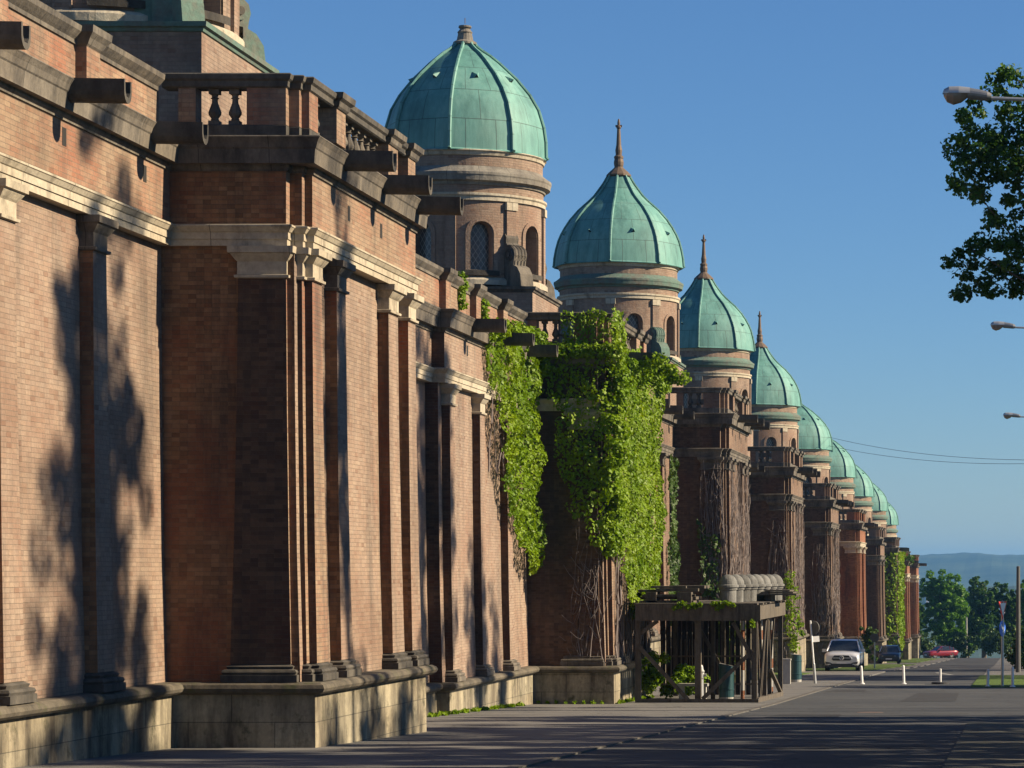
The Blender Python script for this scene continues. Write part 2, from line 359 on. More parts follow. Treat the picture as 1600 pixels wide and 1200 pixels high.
    def build(s, name, parent=None, label=None, merge=False):
        me = bpy.data.meshes.new(name); me.from_pydata(s.v, [], s.f)
        for m in s.mats: me.materials.append(M[m])
        me.polygons.foreach_set('material_index', s.mi); me.polygons.foreach_set('use_smooth', s.sm)
        ul = me.uv_layers.new(name='UVMap'); ul.data.foreach_set('uv', np.array(s.uv, dtype=np.float32).ravel())
        if merge:
            import bmesh
            bm = bmesh.new(); bm.from_mesh(me); bmesh.ops.remove_doubles(bm, verts=bm.verts, dist=1e-4); bm.to_mesh(me); bm.free()
        me.update()
        o = bpy.data.objects.new(name, me); COL.objects.link(o)
        if parent: o.parent = parent
        if label: o['label'] = label
        return o
def empty(name, loc=(0, 0, 0), rz=0):
    o = bpy.data.objects.new(name, None); COL.objects.link(o); o.location = loc; o.rotation_euler = (0, 0, rz); return o
def tag(o, label, cat, group=None, kind=None):
    o['label'] = label; o['category'] = cat
    if group: o['group'] = group
    if kind: o['kind'] = kind
    return o
def struct(o): o['kind'] = 'structure'; return o
def copy_tree(o, parent=None):
    c = o.copy(); COL.objects.link(c)
    if parent: c.parent = parent
    for ch in list(o.children): copy_tree(ch, c)
    return c

# ------------------------------------------------------------------ ground
GP = [(-40, -0.6), (0, -1.6), (46, -2.75), (54.5, -2.97), (80.5, -3.62), (113, -4.30), (155, -5.25), (222, -7.1), (318, -9.5), (350, -10.3), (372, -10.9), (440, -13.5), (700, -26), (1500, -95), (3500, -110), (6500, -100), (12000, -100)]
def zg(y):
    for (a, za), (b_, zb) in zip(GP, GP[1:]):
        if y <= b_: return za + (zb - za) * (y - a) / (b_ - a)
    return GP[-1][1]
def ribbon(name, x0, x1, y0, y1, dz, mat, thick=0.0, step=8.0, xf=None):
    mb = MB(); ys = sorted(set([y0, y1] + [y for y, _ in GP if y0 < y < y1] + list(np.arange(y0, y1, step))))
    for a, b_ in zip(ys, ys[1:]):
        xa0, xa1, xb0, xb1 = x0, x1, x0, x1
        if xf: xa0, xa1 = xf(a); xb0, xb1 = xf(b_)
        za, zb = zg(a) + dz, zg(b_) + dz
        mb.face([(xa0, a, za), (xa1, a, za), (xb1, b_, zb), (xb0, b_, zb)], mat)
        if thick:
            mb.face([(xa1, a, za - thick), (xa1, a, za), (xb1, b_, zb), (xb1, b_, zb - thick)], mat)
            mb.face([(xa0, a, za - thick), (xa0, a, za), (xb0, b_, zb), (xb0, b_, zb - thick)], mat)
    if thick:
        for y in (y0, y1): mb.face([(x0, y, zg(y) + dz - thick), (x1, y, zg(y) + dz - thick), (x1, y, zg(y) + dz), (x0, y, zg(y) + dz)], mat)
    return struct(mb.build(name))
gm = MB()
gxs = [-9000, -2500, -600, -120, -40, -21, -6.4, 0, 6, 20, 60, 300, 1200, 4000]
gys = [y for y, _ in GP]
for ya, yb in zip(gys, gys[1:]):
    for xa, xb in zip(gxs, gxs[1:]):
        gm.face([(xa, ya, zg(ya) - 0.14), (xb, ya, zg(ya) - 0.14), (xb, yb, zg(yb) - 0.14), (xa, yb, zg(yb) - 0.14)], 'earth')
struct(gm.build('ground'))
ribbon('road', -6.5, -0.9, -20, 372, -0.022, 'asphalt')
ribbon('side_road', -0.9, 40, 61, 106, -0.0225, 'asphalt')
ribbon('pavement', -13.9, -6.62, -20, 360, 0.0, 'pave', thick=0.12)
ribbon('kerb', -6.62, -6.44, -20, 132, 0.006, 'kerb', thick=0.14)
ribbon('opposite_pavement', -0.9, 2.4, -20, 61, 0.0, 'oldpave', thick=0.14)
ribbon('opposite_pavement', -1.3, 3.4, 138, 372, 0.0, 'pave', thick=0.12)
ribbon('grass_verge', 2.4, 16, -20, 61, 0.01, 'grass', thick=0.12)
ribbon('grass_verge', 3.4, 16, 138, 372, 0.01, 'grass', thick=0.12)
ribbon('grass_verge', -1.45, 16, 106, 138, 0.01, 'grass', thick=0.12)
ribbon('grass_verge', -13.2, -9.9, 122, 147, 0.02, 'grass', thick=0.05)
ribbon('grass_verge', -13.2, -7.6, 158, 236, 0.02, 'grass', thick=0.05)
ribbon('grass_verge', -13.2, -8.2, 256, 340, 0.02, 'grass', thick=0.05)
# paint: line between the bollards and a direction arrow
mb = MB(); mb.face([(-6.3, 112.2, zg(112.2) - 0.018), (-3.3, 112.2, zg(112.2) - 0.018), (-3.3, 112.9, zg(112.9) - 0.018), (-6.3, 112.9, zg(112.9) - 0.018)], 'paintline')
struct(mb.build('road_marking'))
mb = MB()
def rp(x, y): return (x, y, zg(y) - 0.018)
for a, b_ in (((-3.9, 150), (-3.2, 163)), ((-3.9, 150), (-3.0, 141)), ((-3.5, 163), (-2.9, 163.6))):
    mb.face([rp(a[0], a[1]), rp(a[0] + .3, a[1]), rp(b_[0] + .3, b_[1]), rp(b_[0], b_[1])], 'paintline')
struct(mb.build('road_marking'))
pm_ = MB()
for (x0, x1, y0, y1) in ((-5.6, -3.9, 66, 69.5), (-3.2, -1.6, 84, 96), (-6.2, -4.9, 98, 102), (-4.4, -1.2, 46, 47.6)):
    pm_.face([(x0, y0, zg(y0) - .018), (x1, y0 + .2, zg(y0 + .2) - .018), (x1 - .1, y1, zg(y1) - .018), (x0 + .15, y1, zg(y1) - .018)], 'patch')
struct(pm_.build('road_patches'))
mh = MB(); mh.lathe((-3.4, 71, zg(71) - .018), [(.0, .006), (.30, .006), (.33, .0)], 'iron', 24); o = mh.build('manhole_cover'); tag(o, 'round iron manhole cover set in the road', 'manhole cover')

# hills beyond
hm = MB(); nx, ny = 150, 26
def hz(x, y):
    t = max(0, min(1, (y - 3000) / 2600)); t = t * t * (3 - 2 * t)
    r = 29 + 3.5 * math.sin(x * 0.0031 + 2.4) + 2.5 * math.sin(x * 0.0088 + 2) + 1.6 * math.sin(x * 0.017) + 0.9 * math.sin(x * 0.041 + y * 0.01)
    rough = 9 * math.sin(x * 0.006 + y * 0.004) * math.sin(y * 0.005 + x * 0.002) + 5 * math.sin(x * .013 + y * .009 + 1)
    return -112 + (112 + r + rough * (1 - t)) * t * (1 if y < 5700 else max(0.0, 1 - (y - 5700) / 2500))
hxs = list(np.arange(-6000, -600, 90.)) + list(np.arange(-600, 420, 9.)) + list(np.arange(420, 3000, 90.))
def hz1(x, y): 
    b = hz(x, y); return b + (1.9 * math.sin(x * .033 + 1.2 + y * .004) + 1.0 * math.sin(x * .085 + y * .006) + .5 * math.sin(x * .21 + 2)) * max(0, min(1, (b + 70) / 60))
for x0, x1 in zip(hxs, hxs[1:]):
    for j in range(ny):
        y0, y1 = 3000 + 5200 * j / ny, 3000 + 5200 * (j + 1) / ny
        hm.face([(x0, y0, hz1(x0, y0)), (x1, y0, hz1(x1, y0)), (x1, y1, hz1(x1, y1)), (x0, y1, hz1(x0, y1))], 'forest', True)
struct(hm.build('hills', merge=True))
# a nearer wooded ridge and a scatter of houses on its slope
rm = MB()
def rz_(x, y):
    t = max(0., 1 - abs(y - 2600) / 900); t = t * t * (3 - 2 * t)
    return -110 + t * (110 - 17 + 4.0 * math.sin(x * .021 + 2.6) + 1.8 * math.sin(x * .06 + y * .003) + .9 * math.sin(x * .17) + .5 * math.sin(x * .41))
for x0, x1 in zip(hxs, hxs[1:]):
    for j in range(14):
        y0, y1 = 1700 + 1800 * j / 14, 1700 + 1800 * (j + 1) / 14
        rm.face([(x0, y0, rz_(x0, y0)), (x1, y0, rz_(x1, y0)), (x1, y1, rz_(x1, y1)), (x0, y1, rz_(x0, y1))], 'forest', True)
struct(rm.build('hills', merge=True))
hp = None
for i, (x, y) in enumerate(((-34, 2380), (-29.5, 2300), (-25, 2420), (-36, 2240), (-8, 2350), (-3, 2280), (-20, 2250), (-66, 2400), (-60, 2330))):
    if hp is None:
        hp = empty('distant_house'); m_ = MB(); m_.box(-3, 3, -4, 4, -3, 4.2, 'white'); m_.build('wall', hp)
        m_ = MB(); m_.face([(-3.4, -4.4, 4), (3.4, -4.4, 4), (3.4, 0, 6.4), (-3.4, 0, 6.4)], 'tile'); m_.face([(3.4, 4.4, 4), (-3.4, 4.4, 4), (-3.4, 0, 6.4), (3.4, 0, 6.4)], 'tile'); m_.build('roof', hp); q_ = hp
    else: q_ = copy_tree(hp)
    q_.location = (x, y, rz_(x, y)); q_.rotation_euler = (0, 0, i * .7); tag(q_, 'tiny pale house with a tiled roof on the far wooded hillside', 'house', 'houses on the far hillside')

# ------------------------------------------------------------------ the arcade building
bld = empty('arcade_building', (-14, 46, zg(46)))
tag(bld, 'long brick cemetery arcade of projecting bays under a receding row of green copper domes', 'building')
off = Vector(bld.location)
def part(mb, name, parent=bld, label=None, merge=False):
    o = mb.build(name, None, label, merge); o.parent = parent
    base = off if parent is bld else Vector((0, 0, 0))
    if parent is bld: o.location = -off
    return o
Yb = [46, 80.5, 114.6, 147, 179.5, 214, 247.5, 282, 311, 342]
DZ = [0, -.7, -.62, -1.55, -2.4, -3.25, -4.05, -4.5, -5.65, -5.85]
BL = 8.45       # length of a projecting bay
def base_prof(z, h): return [(0.16, z), (0.16, z + .36 * h), (0.13, z + .38 * h), (0.15, z + .5 * h), (0.13, z + .62 * h), (0.07, z + .66 * h), (0.09, z + .8 * h), (0.03, z + .9 * h), (0.02, z + h), (-0.02, z + h)]
def cap_prof(z, h): return [(0.0, z), (0.05, z + .02 * h), (0.055, z + .1 * h), (0.012, z + .12 * h), (0.012, z + .52 * h), (0.04, z + .58 * h), (0.09, z + .72 * h), (0.10, z + .76 * h), (0.135, z + .78 * h), (0.14, z + .98 * h), (-0.02, z + h)]
for k, (Y0, dz) in enumerate(zip(Yb, DZ)):
    zp = zg(Y0) - 0.6
    prev = Yb[k - 1] + BL if k else 12.0
    zl = -1.72 + dz if k != 1 else -2.57     # ledge top
    zl = max(zl, zg(Y0) + 0.85)
    zc0, zc1 = 4.58 + dz, 5.09 + dz          # capital
    za1 = 5.42 + dz; zf = 6.33 + dz; zt = 6.78 + dz
    E = Y0 + BL
    bm_ = ['brick', 'brick', 'brick_grimy', 'brick_grimy', 'brick_grimy', 'brick_rust', 'brick_grimy', 'brick_grimy', 'brick_rust', 'brick_rust'][k]
    nm_ = 'brick_red_shade' if k == 0 or k == 5 else 'brick_red_shade' if k > 7 else 'brick_soot_shade'  # darker copy for faces turned from the sun, shade put into the colour
    lm = 'lime' if k in (0, 1, 5, 8, 9) else 'weathered'
    rec = prev + 0.02 if k == 0 else Y0 - 12.2
    def walls(lw, ln, lf, y0, e, lr=0.3):
        p = [(-lw - lr, prev), (-lw - lr, rec), (-lw, rec)] if k else [(-lw, prev)]
        return p + [(-lw, y0), (-lf, y0), (-lf, e), (-lw - lr - .01, e)]
    # plinth
    mb = MB(); mb.sweep(walls(13.03, 0, 10.85, Y0 - .12, E + .12), [(0.03, zp - 1.5), (0.0, zl - .2), (-.25, zl - .2)], 'plinth'); part(mb, 'plinth')
    mb = MB(); mb.sweep(walls(13.03, 0, 10.85, Y0 - .12, E + .12), [(-.02, zl - .2), (.10, zl - .19), (.165, zl - .15), (.19, zl - .1), (.165, zl - .045), (.1, zl - .01), (-.5, zl + .004)], 'ledge'); part(mb, 'plinth_ledge')
    # brick wall shaft behind the pilasters
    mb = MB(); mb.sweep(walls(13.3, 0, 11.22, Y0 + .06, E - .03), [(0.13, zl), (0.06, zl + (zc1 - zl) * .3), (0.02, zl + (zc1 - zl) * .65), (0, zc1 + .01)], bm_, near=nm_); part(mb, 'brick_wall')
    # pilasters
    def pil(path, m=bm_, cm=lm, nr=None):
        s = MB(); hb = .30
        h = zc0 - zl - hb
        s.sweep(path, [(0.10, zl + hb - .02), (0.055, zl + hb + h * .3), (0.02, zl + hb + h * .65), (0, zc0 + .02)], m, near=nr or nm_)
        o = part(s, 'pilaster')
        b2 = MB(); b2.sweep([(p[0], p[1]) for p in path], [(oo + .06, zz) for oo, zz in base_prof(zl, hb)], 'darkstone' if k == 0 else 'weathered'); q = b2.build('pilaster_base', o)
        c2 = MB(); c2.sweep(path, cap_prof(zc0, zc1 - zc0 - .003), cm); q = c2.build('capital', o)
        return o
    pil([(-12.08, Y0 + .3), (-12.08, Y0), (-11.33, Y0), (-11.33, Y0 + .24), (-11.14, Y0 + .24), (-11.14, Y0 + .42), (-11.02, Y0 + .42), (-11.02, Y0 + 1.05), (-11.3, Y0 + 1.05)], m='brick_red' if bm_ == 'brick' else bm_, cm='lime' if k < 2 else lm, nr='brick_soot_shade' if k == 0 else None)
    for a, b_ in ((2.1, 2.75), (6.1, 6.9), (7.8, BL)):
        pil([(-11.35, Y0 + a), (-11.02, Y0 + a), (-11.02, Y0 + b_), (-11.35, Y0 + b_)], cm='weathered' if (a < 3 and k == 0) else lm)
    for o_ in (-4.0, -7.9, -11.8):
        if Y0 + o_ < prev + 1: continue
        pil([(-13.5, Y0 + o_), (-13.1, Y0 + o_), (-13.1, Y0 + o_ + .62), (-13.5, Y0 + o_ + .62)], cm='weathered' if (k == 0 and o_ == -4.0) else lm)
    # architrave with the stepped corner, brick frieze above
    def stepped(lw, lf, y0, e, ext=0):
        p = [(-lw - .3, prev), (-lw - .3, rec), (-lw, rec)] if k else [(-lw, prev)]
        return p + [(-lw, y0), (-lf - .31, y0), (-lf - .31, y0 + .24), (-lf - .12, y0 + .24), (-lf - .12, y0 + .42), (-lf, y0 + .42), (-lf, e), (-lw - .31, e)]
    zz = za1 - zc1
    mb = MB(); mb.sweep(stepped(13.15, 11.02, Y0, E), [(-.3, zc1), (.02, zc1), (.02, zc1 + .3 * zz), (.04, zc1 + .31 * zz), (.04, zc1 + .62 * zz), (.06, zc1 + .66 * zz), (.10, zc1 + .85 * zz), (.115, zc1 + .88 * zz), (.115, za1 - .01), (-.01, za1 + .015)], lm); part(mb, 'architrave')
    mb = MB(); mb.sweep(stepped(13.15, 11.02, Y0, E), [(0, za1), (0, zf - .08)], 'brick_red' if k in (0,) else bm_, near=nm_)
    for o_ in (-1.3, -5.1, -9.3):
        if k < 3 and Y0 + o_ > prev: mb.box(-13.18, -13.145, Y0 + o_ - .11, Y0 + o_ + .06, zf - .42, zf - .17, 'hole')
    for o_ in (2.9, 5.4):
        if k < 3: mb.box(-11.1, -11.015, Y0 + o_, Y0 + o_ + .17, zf - .5, zf - .25, 'hole')
    part(mb, 'brick_frieze')
    mb = MB(); mb.sweep(stepped(13.15, 11.02, Y0, E), [(0, zf - .08), (.03, zf - .075), (.03, zf - .05), (.06, zf - .01), (.06, zf + .03)], 'weathered')
    sp = []
    cp = (([(-13.45, prev), (-13.45, rec), (-13.15, rec)] if k else [(-13.15, prev)]) + [(-13.15, Y0), (-11.02, Y0), (-11.02, E), (-13.46, E)])
    mb.sweep(cp, [(-.2, zf + .03), (.17, zf + .03), (.17, zf + .05), (.19, zf + .25), (.21, zf + .27), (.235, zf + .35), (.27, zf + .41), (.285, zt - .02), (.27, zt), (-1.6, zt + .03)], 'weathered' if k != 0 else 'weathered')
    part(mb, 'cornice')
    # waterspouts
    def spout(x, y, z, ln=.82, tilt=.02):
        s = MB(); n = 10; hw, hh = .17, .16
        prof = [(-hw, hh), (-hw, 0)] + [(-hw * math.cos(a), -hh * math.sin(a)) for a in [math.pi * t / 8 for t in range(1, 8)]] + [(hw, 0), (hw, hh)]
        inn = [(.12, hh), (.11, .0), (.06, -.07), (-.06, -.07), (-.11, .0), (-.12, hh)]
        sec = prof + inn
        for i in range(len(sec)):
            a, b_ = sec[i], sec[(i + 1) % len(sec)]
            s.face([(x - .3, y + a[0], z + a[1]), (x + ln, y + a[0], z + a[1] - tilt), (x + ln, y + b_[0], z + b_[1] - tilt), (x - .3, y + b_[0], z + b_[1])], 'darkstone')
        s.quad([(x + ln, y + a[0], z + a[1] - tilt) for a in sec], [(0, 0)] * len(sec), 'darkstone')
        part(s, 'waterspout')
    for o_ in (-1.5, -5.4, -9.6):
        if k < 4 and (k == 0 or o_ > -12): spout(-13.0, Y0 + o_, zt - .15)
    for o_ in (1.9, 4.85, 7.75): spout(-10.85, Y0 + o_, zt - .10)
    # parapet over the wall stretch
    mb = MB(); x0 = -13.35
    mb.box(x0 - .35, x0, prev if k else 14, Y0 + .1, zt - .02, zt + .74, 'brick_red' if k < 2 else bm_)
    o = part(mb, 'parapet')
    c = MB(); c.sweep([(x0, prev if k else 14), (x0, Y0 - .02)], [(-.02, zt + .72), (.03, zt + .73), (.03, zt + .79), (.07, zt + .83), (.13, zt + .9), (.14, zt + .98), (-.4, zt + 1.02)], 'weathered')
    for o_ in (-4.0, -7.9, -11.8):
        if Y0 + o_ < prev: continue
        c.box(x0 - .1, x0 + .16, Y0 + o_, Y0 + o_ + .62, zt - .01, zt + .75, 'brick_red' if k < 2 else bm_)
        c.sweep([(x0 - .1, Y0 + o_), (x0 + .16, Y0 + o_), (x0 + .16, Y0 + o_ + .62), (x0 - .1, Y0 + o_ + .62)], [(0, zt + .72), (.03, zt + .75), (.07, zt + .83), (.13, zt + .9), (.14, zt + 1.0), (-.3, zt + 1.03)], 'weathered')
    c.build('coping', o)
    # balustrade round the projecting bay
    bp = lambda o: None
    yb = Y0 + .12; xf = -11.08
    zb0, zb1, zr0, zr1 = zt + .23, zt + .80, zt + .80, zt + 1.02
    mb = MB()
    bar_path = [(-13.3, yb), (xf - .28, yb), (xf - .28, yb + .2), (xf - .12, yb + .2), (xf - .12, yb + .36), (xf, yb + .36), (xf, E - .05), (-13.3, E - .05)]
    mb.sweep(bar_path, [(.0, zt), (.0, zb0 - .02), (-.03, zb0), (-.34, zb0)], 'darkstone' if k == 0 else 'weathered')
    mb.sweep(bar_path, [(-.34, zb0), (-.34, zt)], 'darkstone')
    rp_ = [(.0, zr0), (.03, zr0 + .02), (.04, zr0 + .1), (.08, zr0 + .13), (.10, zr1 - .02), (.08, zr1), (-.36, zr1), (-.36, zr0), (0, zr0)]
    mb.sweep(bar_path, rp_, 'darkstone' if k == 0 else 'weathered')
    pm = 'brick_red' if k in (0, 1) else bm_
    def pier(x0, x1, y0, y1):
        mb.box(x0, x1, y0, y1, zb0 - .01, zr0 + .005, pm)
        mb.sweep([(x1, y0), (x1, y1), (x0, y1), (x0, y0)], [(0.02, zr0 - .01), (.05, zr0 + .02), (.07, zr0 + .1), (.13, zr0 + .14), (.145, zr1 + .015), (-.1, zr1 + .03)], 'weathered', closed=True)
    # near side
    mb.box(-13.05 - (.2 if k == 1 else 0), -12.78 - (.2 if k == 1 else 0), yb + .01, yb + .32, zb0 - .01, zr0 + .005, pm)
    mb.box(-11.98, xf - .285, yb + .012, yb + .33, zb0 - .01, zr0 + .005, pm)
    mb.box(xf - .5, xf - .125, yb + .212, yb + .5, zb0 - .01, zr0 + .006, pm)
    mb.box(xf - .4, xf - .005, yb + .372, yb + .95, zb0 - .01, zr0 + .007, pm)
    # street side piers
    xs = xf + .06
    for a, b_ in ((2.1, 2.75), (6.1, 6.9), (7.8, BL)): pier(xf - .38, xs, Y0 + a, Y0 + b_ - .01)
    o = part(mb, 'balustrade')
    def baluster(x, y):
        s = MB(); h = zb1 - zb0
        s.box(x - .085, x + .085, y - .085, y + .085, zb0 - .005, zb0 + .12 * h, 'weathered')
        s.lathe((x, y, zb0), [(.05, .12 * h), (.07, .16 * h), (.055, .19 * h), (.10, .30 * h), (.105, .36 * h), (.085, .46 * h), (.05, .62 * h), (.045, .72 * h), (.07, .75 * h), (.045, .78 * h), (.06, .86 * h)], 'weathered', 10)
        s.box(x - .08, x + .08, y - .08, y + .08, zb0 + .86 * h, zb0 + h + .004, 'weathered')
        s.build('baluster', o)
    if k < 7:
        for x in ((-12.52, -12.2) if k != 1 else (-12.8, -12.5)): baluster(x, yb + .17)
        baluster(xf - .17, Y0 + 1.45)
        for t in range(7 if k < 2 else 5):
            if k < 3 or t < 2: baluster(xf - .17, Y0 + 3.0 + t * (.475 if k < 2 else .66))
    # flat roof slab over the bay's depth
    mb = MB(); mb.box(-21, -13.3 + .5 * 0, (prev + .02) if k else 14, E - .06, zt - .3, zt + .06, 'weathered'); mb.box(-21, -20.6, (prev + .02) if k else 14, E - .06, zp - 1.5, zt - .31, 'brick')
    part(mb, 'roof')

# ------------------------------------------------------------------ domes
def octr(bl):
    def f(a):
        h = (a % (math.pi / 4)) - math.pi / 8
        o = math.cos(math.pi / 8) / math.cos(h)
        return o * (1 - bl) + bl
    return f
ONION = [(2.60, -.03), (2.62, .0), (2.585, .05), (2.56, .35), (2.49, .72), (2.40, 1.05), (2.29, 1.31), (2.13, 1.60), (1.93, 1.90), (1.59, 2.29), (1.16, 2.67), (.95, 2.88), (.80, 3.08), (.59, 3.37), (.41, 3.68)]
ROUND = [(2.36, -.03), (2.38, .0), (2.32, .05), (2.31, .5), (2.25, .92), (2.10, 1.42), (1.85, 1.85), (1.48, 2.30), (.98, 2.77), (.72, 2.98), (.50, 3.12), (.32, 3.26), (.26, 3.36)]
SMOOTH = [(r * 1.10, z * 1.02) for r, z in ROUND]
def interp_prof(p, n):
    out = []
    for (a, b_) in zip(p, p[1:]):
        for t in range(n): out.append((a[0] + (b_[0] - a[0]) * t / n, a[1] + (b_[1] - a[1]) * t / n))
    return out + [p[-1]]
def make_dome(kind):
    prof = {'onion': ONION, 'round': ROUND, 'smooth': SMOOTH}[kind]
    f = octr(.42)
    mb = MB(); mb.lathe((0, 0, 0), prof, 'copper', 48, True, f, uvr=2.37)
    # small pyramid vents on the panels
    ph = 1.28 if kind == 'onion' else 2.2
    rr = [r for r, z in prof]; zs_ = [z for r, z in prof]
    rv = float(np.interp(ph, zs_, rr))
    for k in range(8):
        a = math.pi / 8 + k * math.pi / 4; c_, s_ = math.cos(a), math.sin(a); r0 = rv * f(a) - .02
        P = lambda u, v, o: (c_ * (r0 + o) - s_ * u, s_ * (r0 + o) + c_ * u, v)
        ap = P(0, ph + .02, .17)
        q = [P(-.1, ph - .1, .0), P(.1, ph - .1, .0), P(.09, ph + .12, -.06), P(-.09, ph + .12, -.06)]
        for i in range(4): mb.face([q[i], q[(i + 1) % 4], ap], 'copper' if i != 0 else 'hole')
    d = mb.build('dome', merge=False)
    d.data.polygons.foreach_set('use_smooth', [True] * len(d.data.polygons))
    import bmesh
    bm = bmesh.new(); bm.from_mesh(d.data); bmesh.ops.remove_doubles(bm, verts=bm.verts, dist=1e-4)
    for e in bm.edges:
        if len(e.link_faces) == 2 and e.link_faces[0].normal.angle(e.link_faces[1].normal, 0) > R(14): e.smooth = False
    bm.to_mesh(d.data); bm.free()
    for k in range(8):
        a = k * math.pi / 4; s = MB()
        pts = [((r + .03) * math.cos(a), (r + .03) * math.sin(a), z + .01) for r, z in prof[1:]]
        s.tube(pts, .05, 'copper', 6); s.build('dome_rib', d)
    s = MB(); zt = prof[-1][1]
    if kind == 'onion':
        s.lathe((0, 0, zt - .05), [(.42, 0), (.5, .05), (.5, .1), (.38, .22), (.22, .36), (.17, .42), (.19, .5), (.2, .62), (.17, .75), (.19, .78), (.19, .84), (.12, .9), (.14, 1.1), (.10, 1.3), (.09, 1.5), (.065, 1.95), (.10, 2.0), (.10, 2.06), (.05, 2.1), (.06, 2.2), (.03, 2.35), (.0, 2.36)], 'iron', 12)
        s.box(-.13, .13, -.03, .03, zt + 1.98, zt + 2.06, 'iron')
    elif kind == 'smooth':
        s.lathe((0, 0, zt - .08), [(.3, 0), (.34, .05), (.2, .2), (.1, .35), (.06, .9), (.045, 2.1), (0, 2.15)], 'iron', 8)
    else:
        s.lathe((0, 0, zt - .08), [(.27, 0), (.27, .03), (.34, .05), (.34, .11), (.24, .17), (.20, .36), (.22, .40), (.17, .46), (.14, .5), (.19, .54), (.18, .59), (.08, .61), (0, .61)], 'drumstone', 16)
        s.tube([(0, 0, zt + .58), (0, 0, zt + .74)], .012, 'iron')
    s.build('finial', d)
    return d
def make_drum(Rd, H, cornice, ztop):
    """round brick drum, local z from -H to 0 (dome foot); eight arched windows"""
    mb = MB(); zs = -H; zstr = -1.42; zc = -.95
    ww = .32 / Rd; sill = -H + .42; spring = -H + 1.45 - 0.0; rise = .32
    nn = 10; seg = []
    for k in range(8):
        ac = math.pi / 8 + k * math.pi / 4
        seg += [(ac - math.pi / 8, ac - ww, 6, None), (ac - ww, ac + ww, nn, ac), (ac + ww, ac + math.pi / 8, 6, None)]
    P = lambda r, a, z: (r * math.cos(a), r * math.sin(a), z)
    def arch(a, ac): 
        t = max(-1, min(1, (a - ac) / ww)); return spring + rise * math.sqrt(max(0, 1 - t * t))
    Ri = Rd - .36
    def q(r0, a0, z0, r1, a1, z1, z0b, z1b, m='brick', sm=True):
        mb.quad([P(r0, a0, z0), P(r1, a1, z1), P(r1, a1, z1b), P(r0, a0, z0b)], [(a0 * Rd, z0), (a1 * Rd, z1), (a1 * Rd, z1b), (a0 * Rd, z0b)], m, sm)
    for a, b_, n, ac in seg:
        for i in range(n):
            a0, a1 = a + (b_ - a) * i / n, a + (b_ - a) * (i + 1) / n
            if ac is None: q(Rd, a0, zs, Rd, a1, zs, zstr, zstr)
            else:
                q(Rd, a0, zs, Rd, a1, zs, sill, sill)
                h0, h1 = arch(a0, ac), arch(a1, ac)
                q(Rd, a0, h0, Rd, a1, h1, zstr, zstr)
                mb.quad([P(Rd, a0, h0), P(Rd, a1, h1), P(Ri, a1, h1), P(Ri, a0, h0)], [(a0 * Rd, 0), (a1 * Rd, 0), (a1 * Rd, .26), (a0 * Rd, .26)], 'brick')
                mb.quad([P(Rd, a0, sill), P(Rd, a1, sill), P(Ri, a1, sill + .02), P(Ri, a0, sill + .02)], [(0, 0)] * 4, 'weathered')
        if ac is not None:
            for e in (a, b_): mb.quad([P(Rd, e, sill), P(Ri, e, sill), P(Ri, e, spring), P(Rd, e, spring)], [(0, sill), (.26, sill), (.26, spring), (0, spring)], 'brick')
            # archivolt band proud of the wall
            wo = ww * 1.42
            for i in range(12):
                t0, t1 = math.pi * i / 12, math.pi * (i + 1) / 12
                pts = []
                for (tt, s_) in ((t0, 1.06), (t1, 1.06), (t1, 1.42), (t0, 1.42)): pts.append(P(Rd + .035, ac - ww * s_ * math.cos(tt), spring + rise * s_ * math.sin(tt)))
                mb.quad(pts, [(t0, 0), (t1, 0), (t1, .12), (t0, .12)], 'brick')
                o0 = P(Rd - .01, ac - ww * 1.42 * math.cos(t0), spring + rise * 1.42 * math.sin(t0)); o1 = P(Rd - .01, ac - ww * 1.42 * math.cos(t1), spring + rise * 1.42 * math.sin(t1))
                mb.quad([pts[3], pts[2], o1, o0], [(0, 0)] * 4, 'brick')
            for sgn in (-1, 1):
                e0, e1 = ac + sgn * ww * 1.06, ac + sgn * ww * 1.42
                mb.quad([P(Rd + .035, e0, sill - .1), P(Rd + .035, e1, sill - .1), P(Rd + .035, e1, spring), P(Rd + .035, e0, spring)], [(0, sill), (.1, sill), (.1, spring), (0, spring)], 'brick')
                mb.quad([P(Rd + .035, e1, sill - .1), P(Rd - .01, e1, sill - .1), P(Rd - .01, e1, spring), P(Rd + .035, e1, spring)], [(0, 0)] * 4, 'brick')
            # sill
            a2, b2 = ac - ww * 1.5, ac + ww * 1.5
            for i in range(4):
                u0, u1 = a2 + (b2 - a2) * i / 4, a2 + (b2 - a2) * (i + 1) / 4
                mb.quad([P(Rd + .1, u0, sill - .16), P(Rd + .1, u1, sill - .16), P(Rd + .1, u1, sill - .02), P(Rd + .1, u0, sill - .02)], [(0, 0)] * 4, 'weathered')
                mb.quad([P(Rd + .1, u0, sill - .02), P(Rd + .1, u1, sill - .02), P(Rd - .05, u1, sill + .005), P(Rd - .05, u0, sill + .005)], [(0, 0)] * 4, 'weathered')
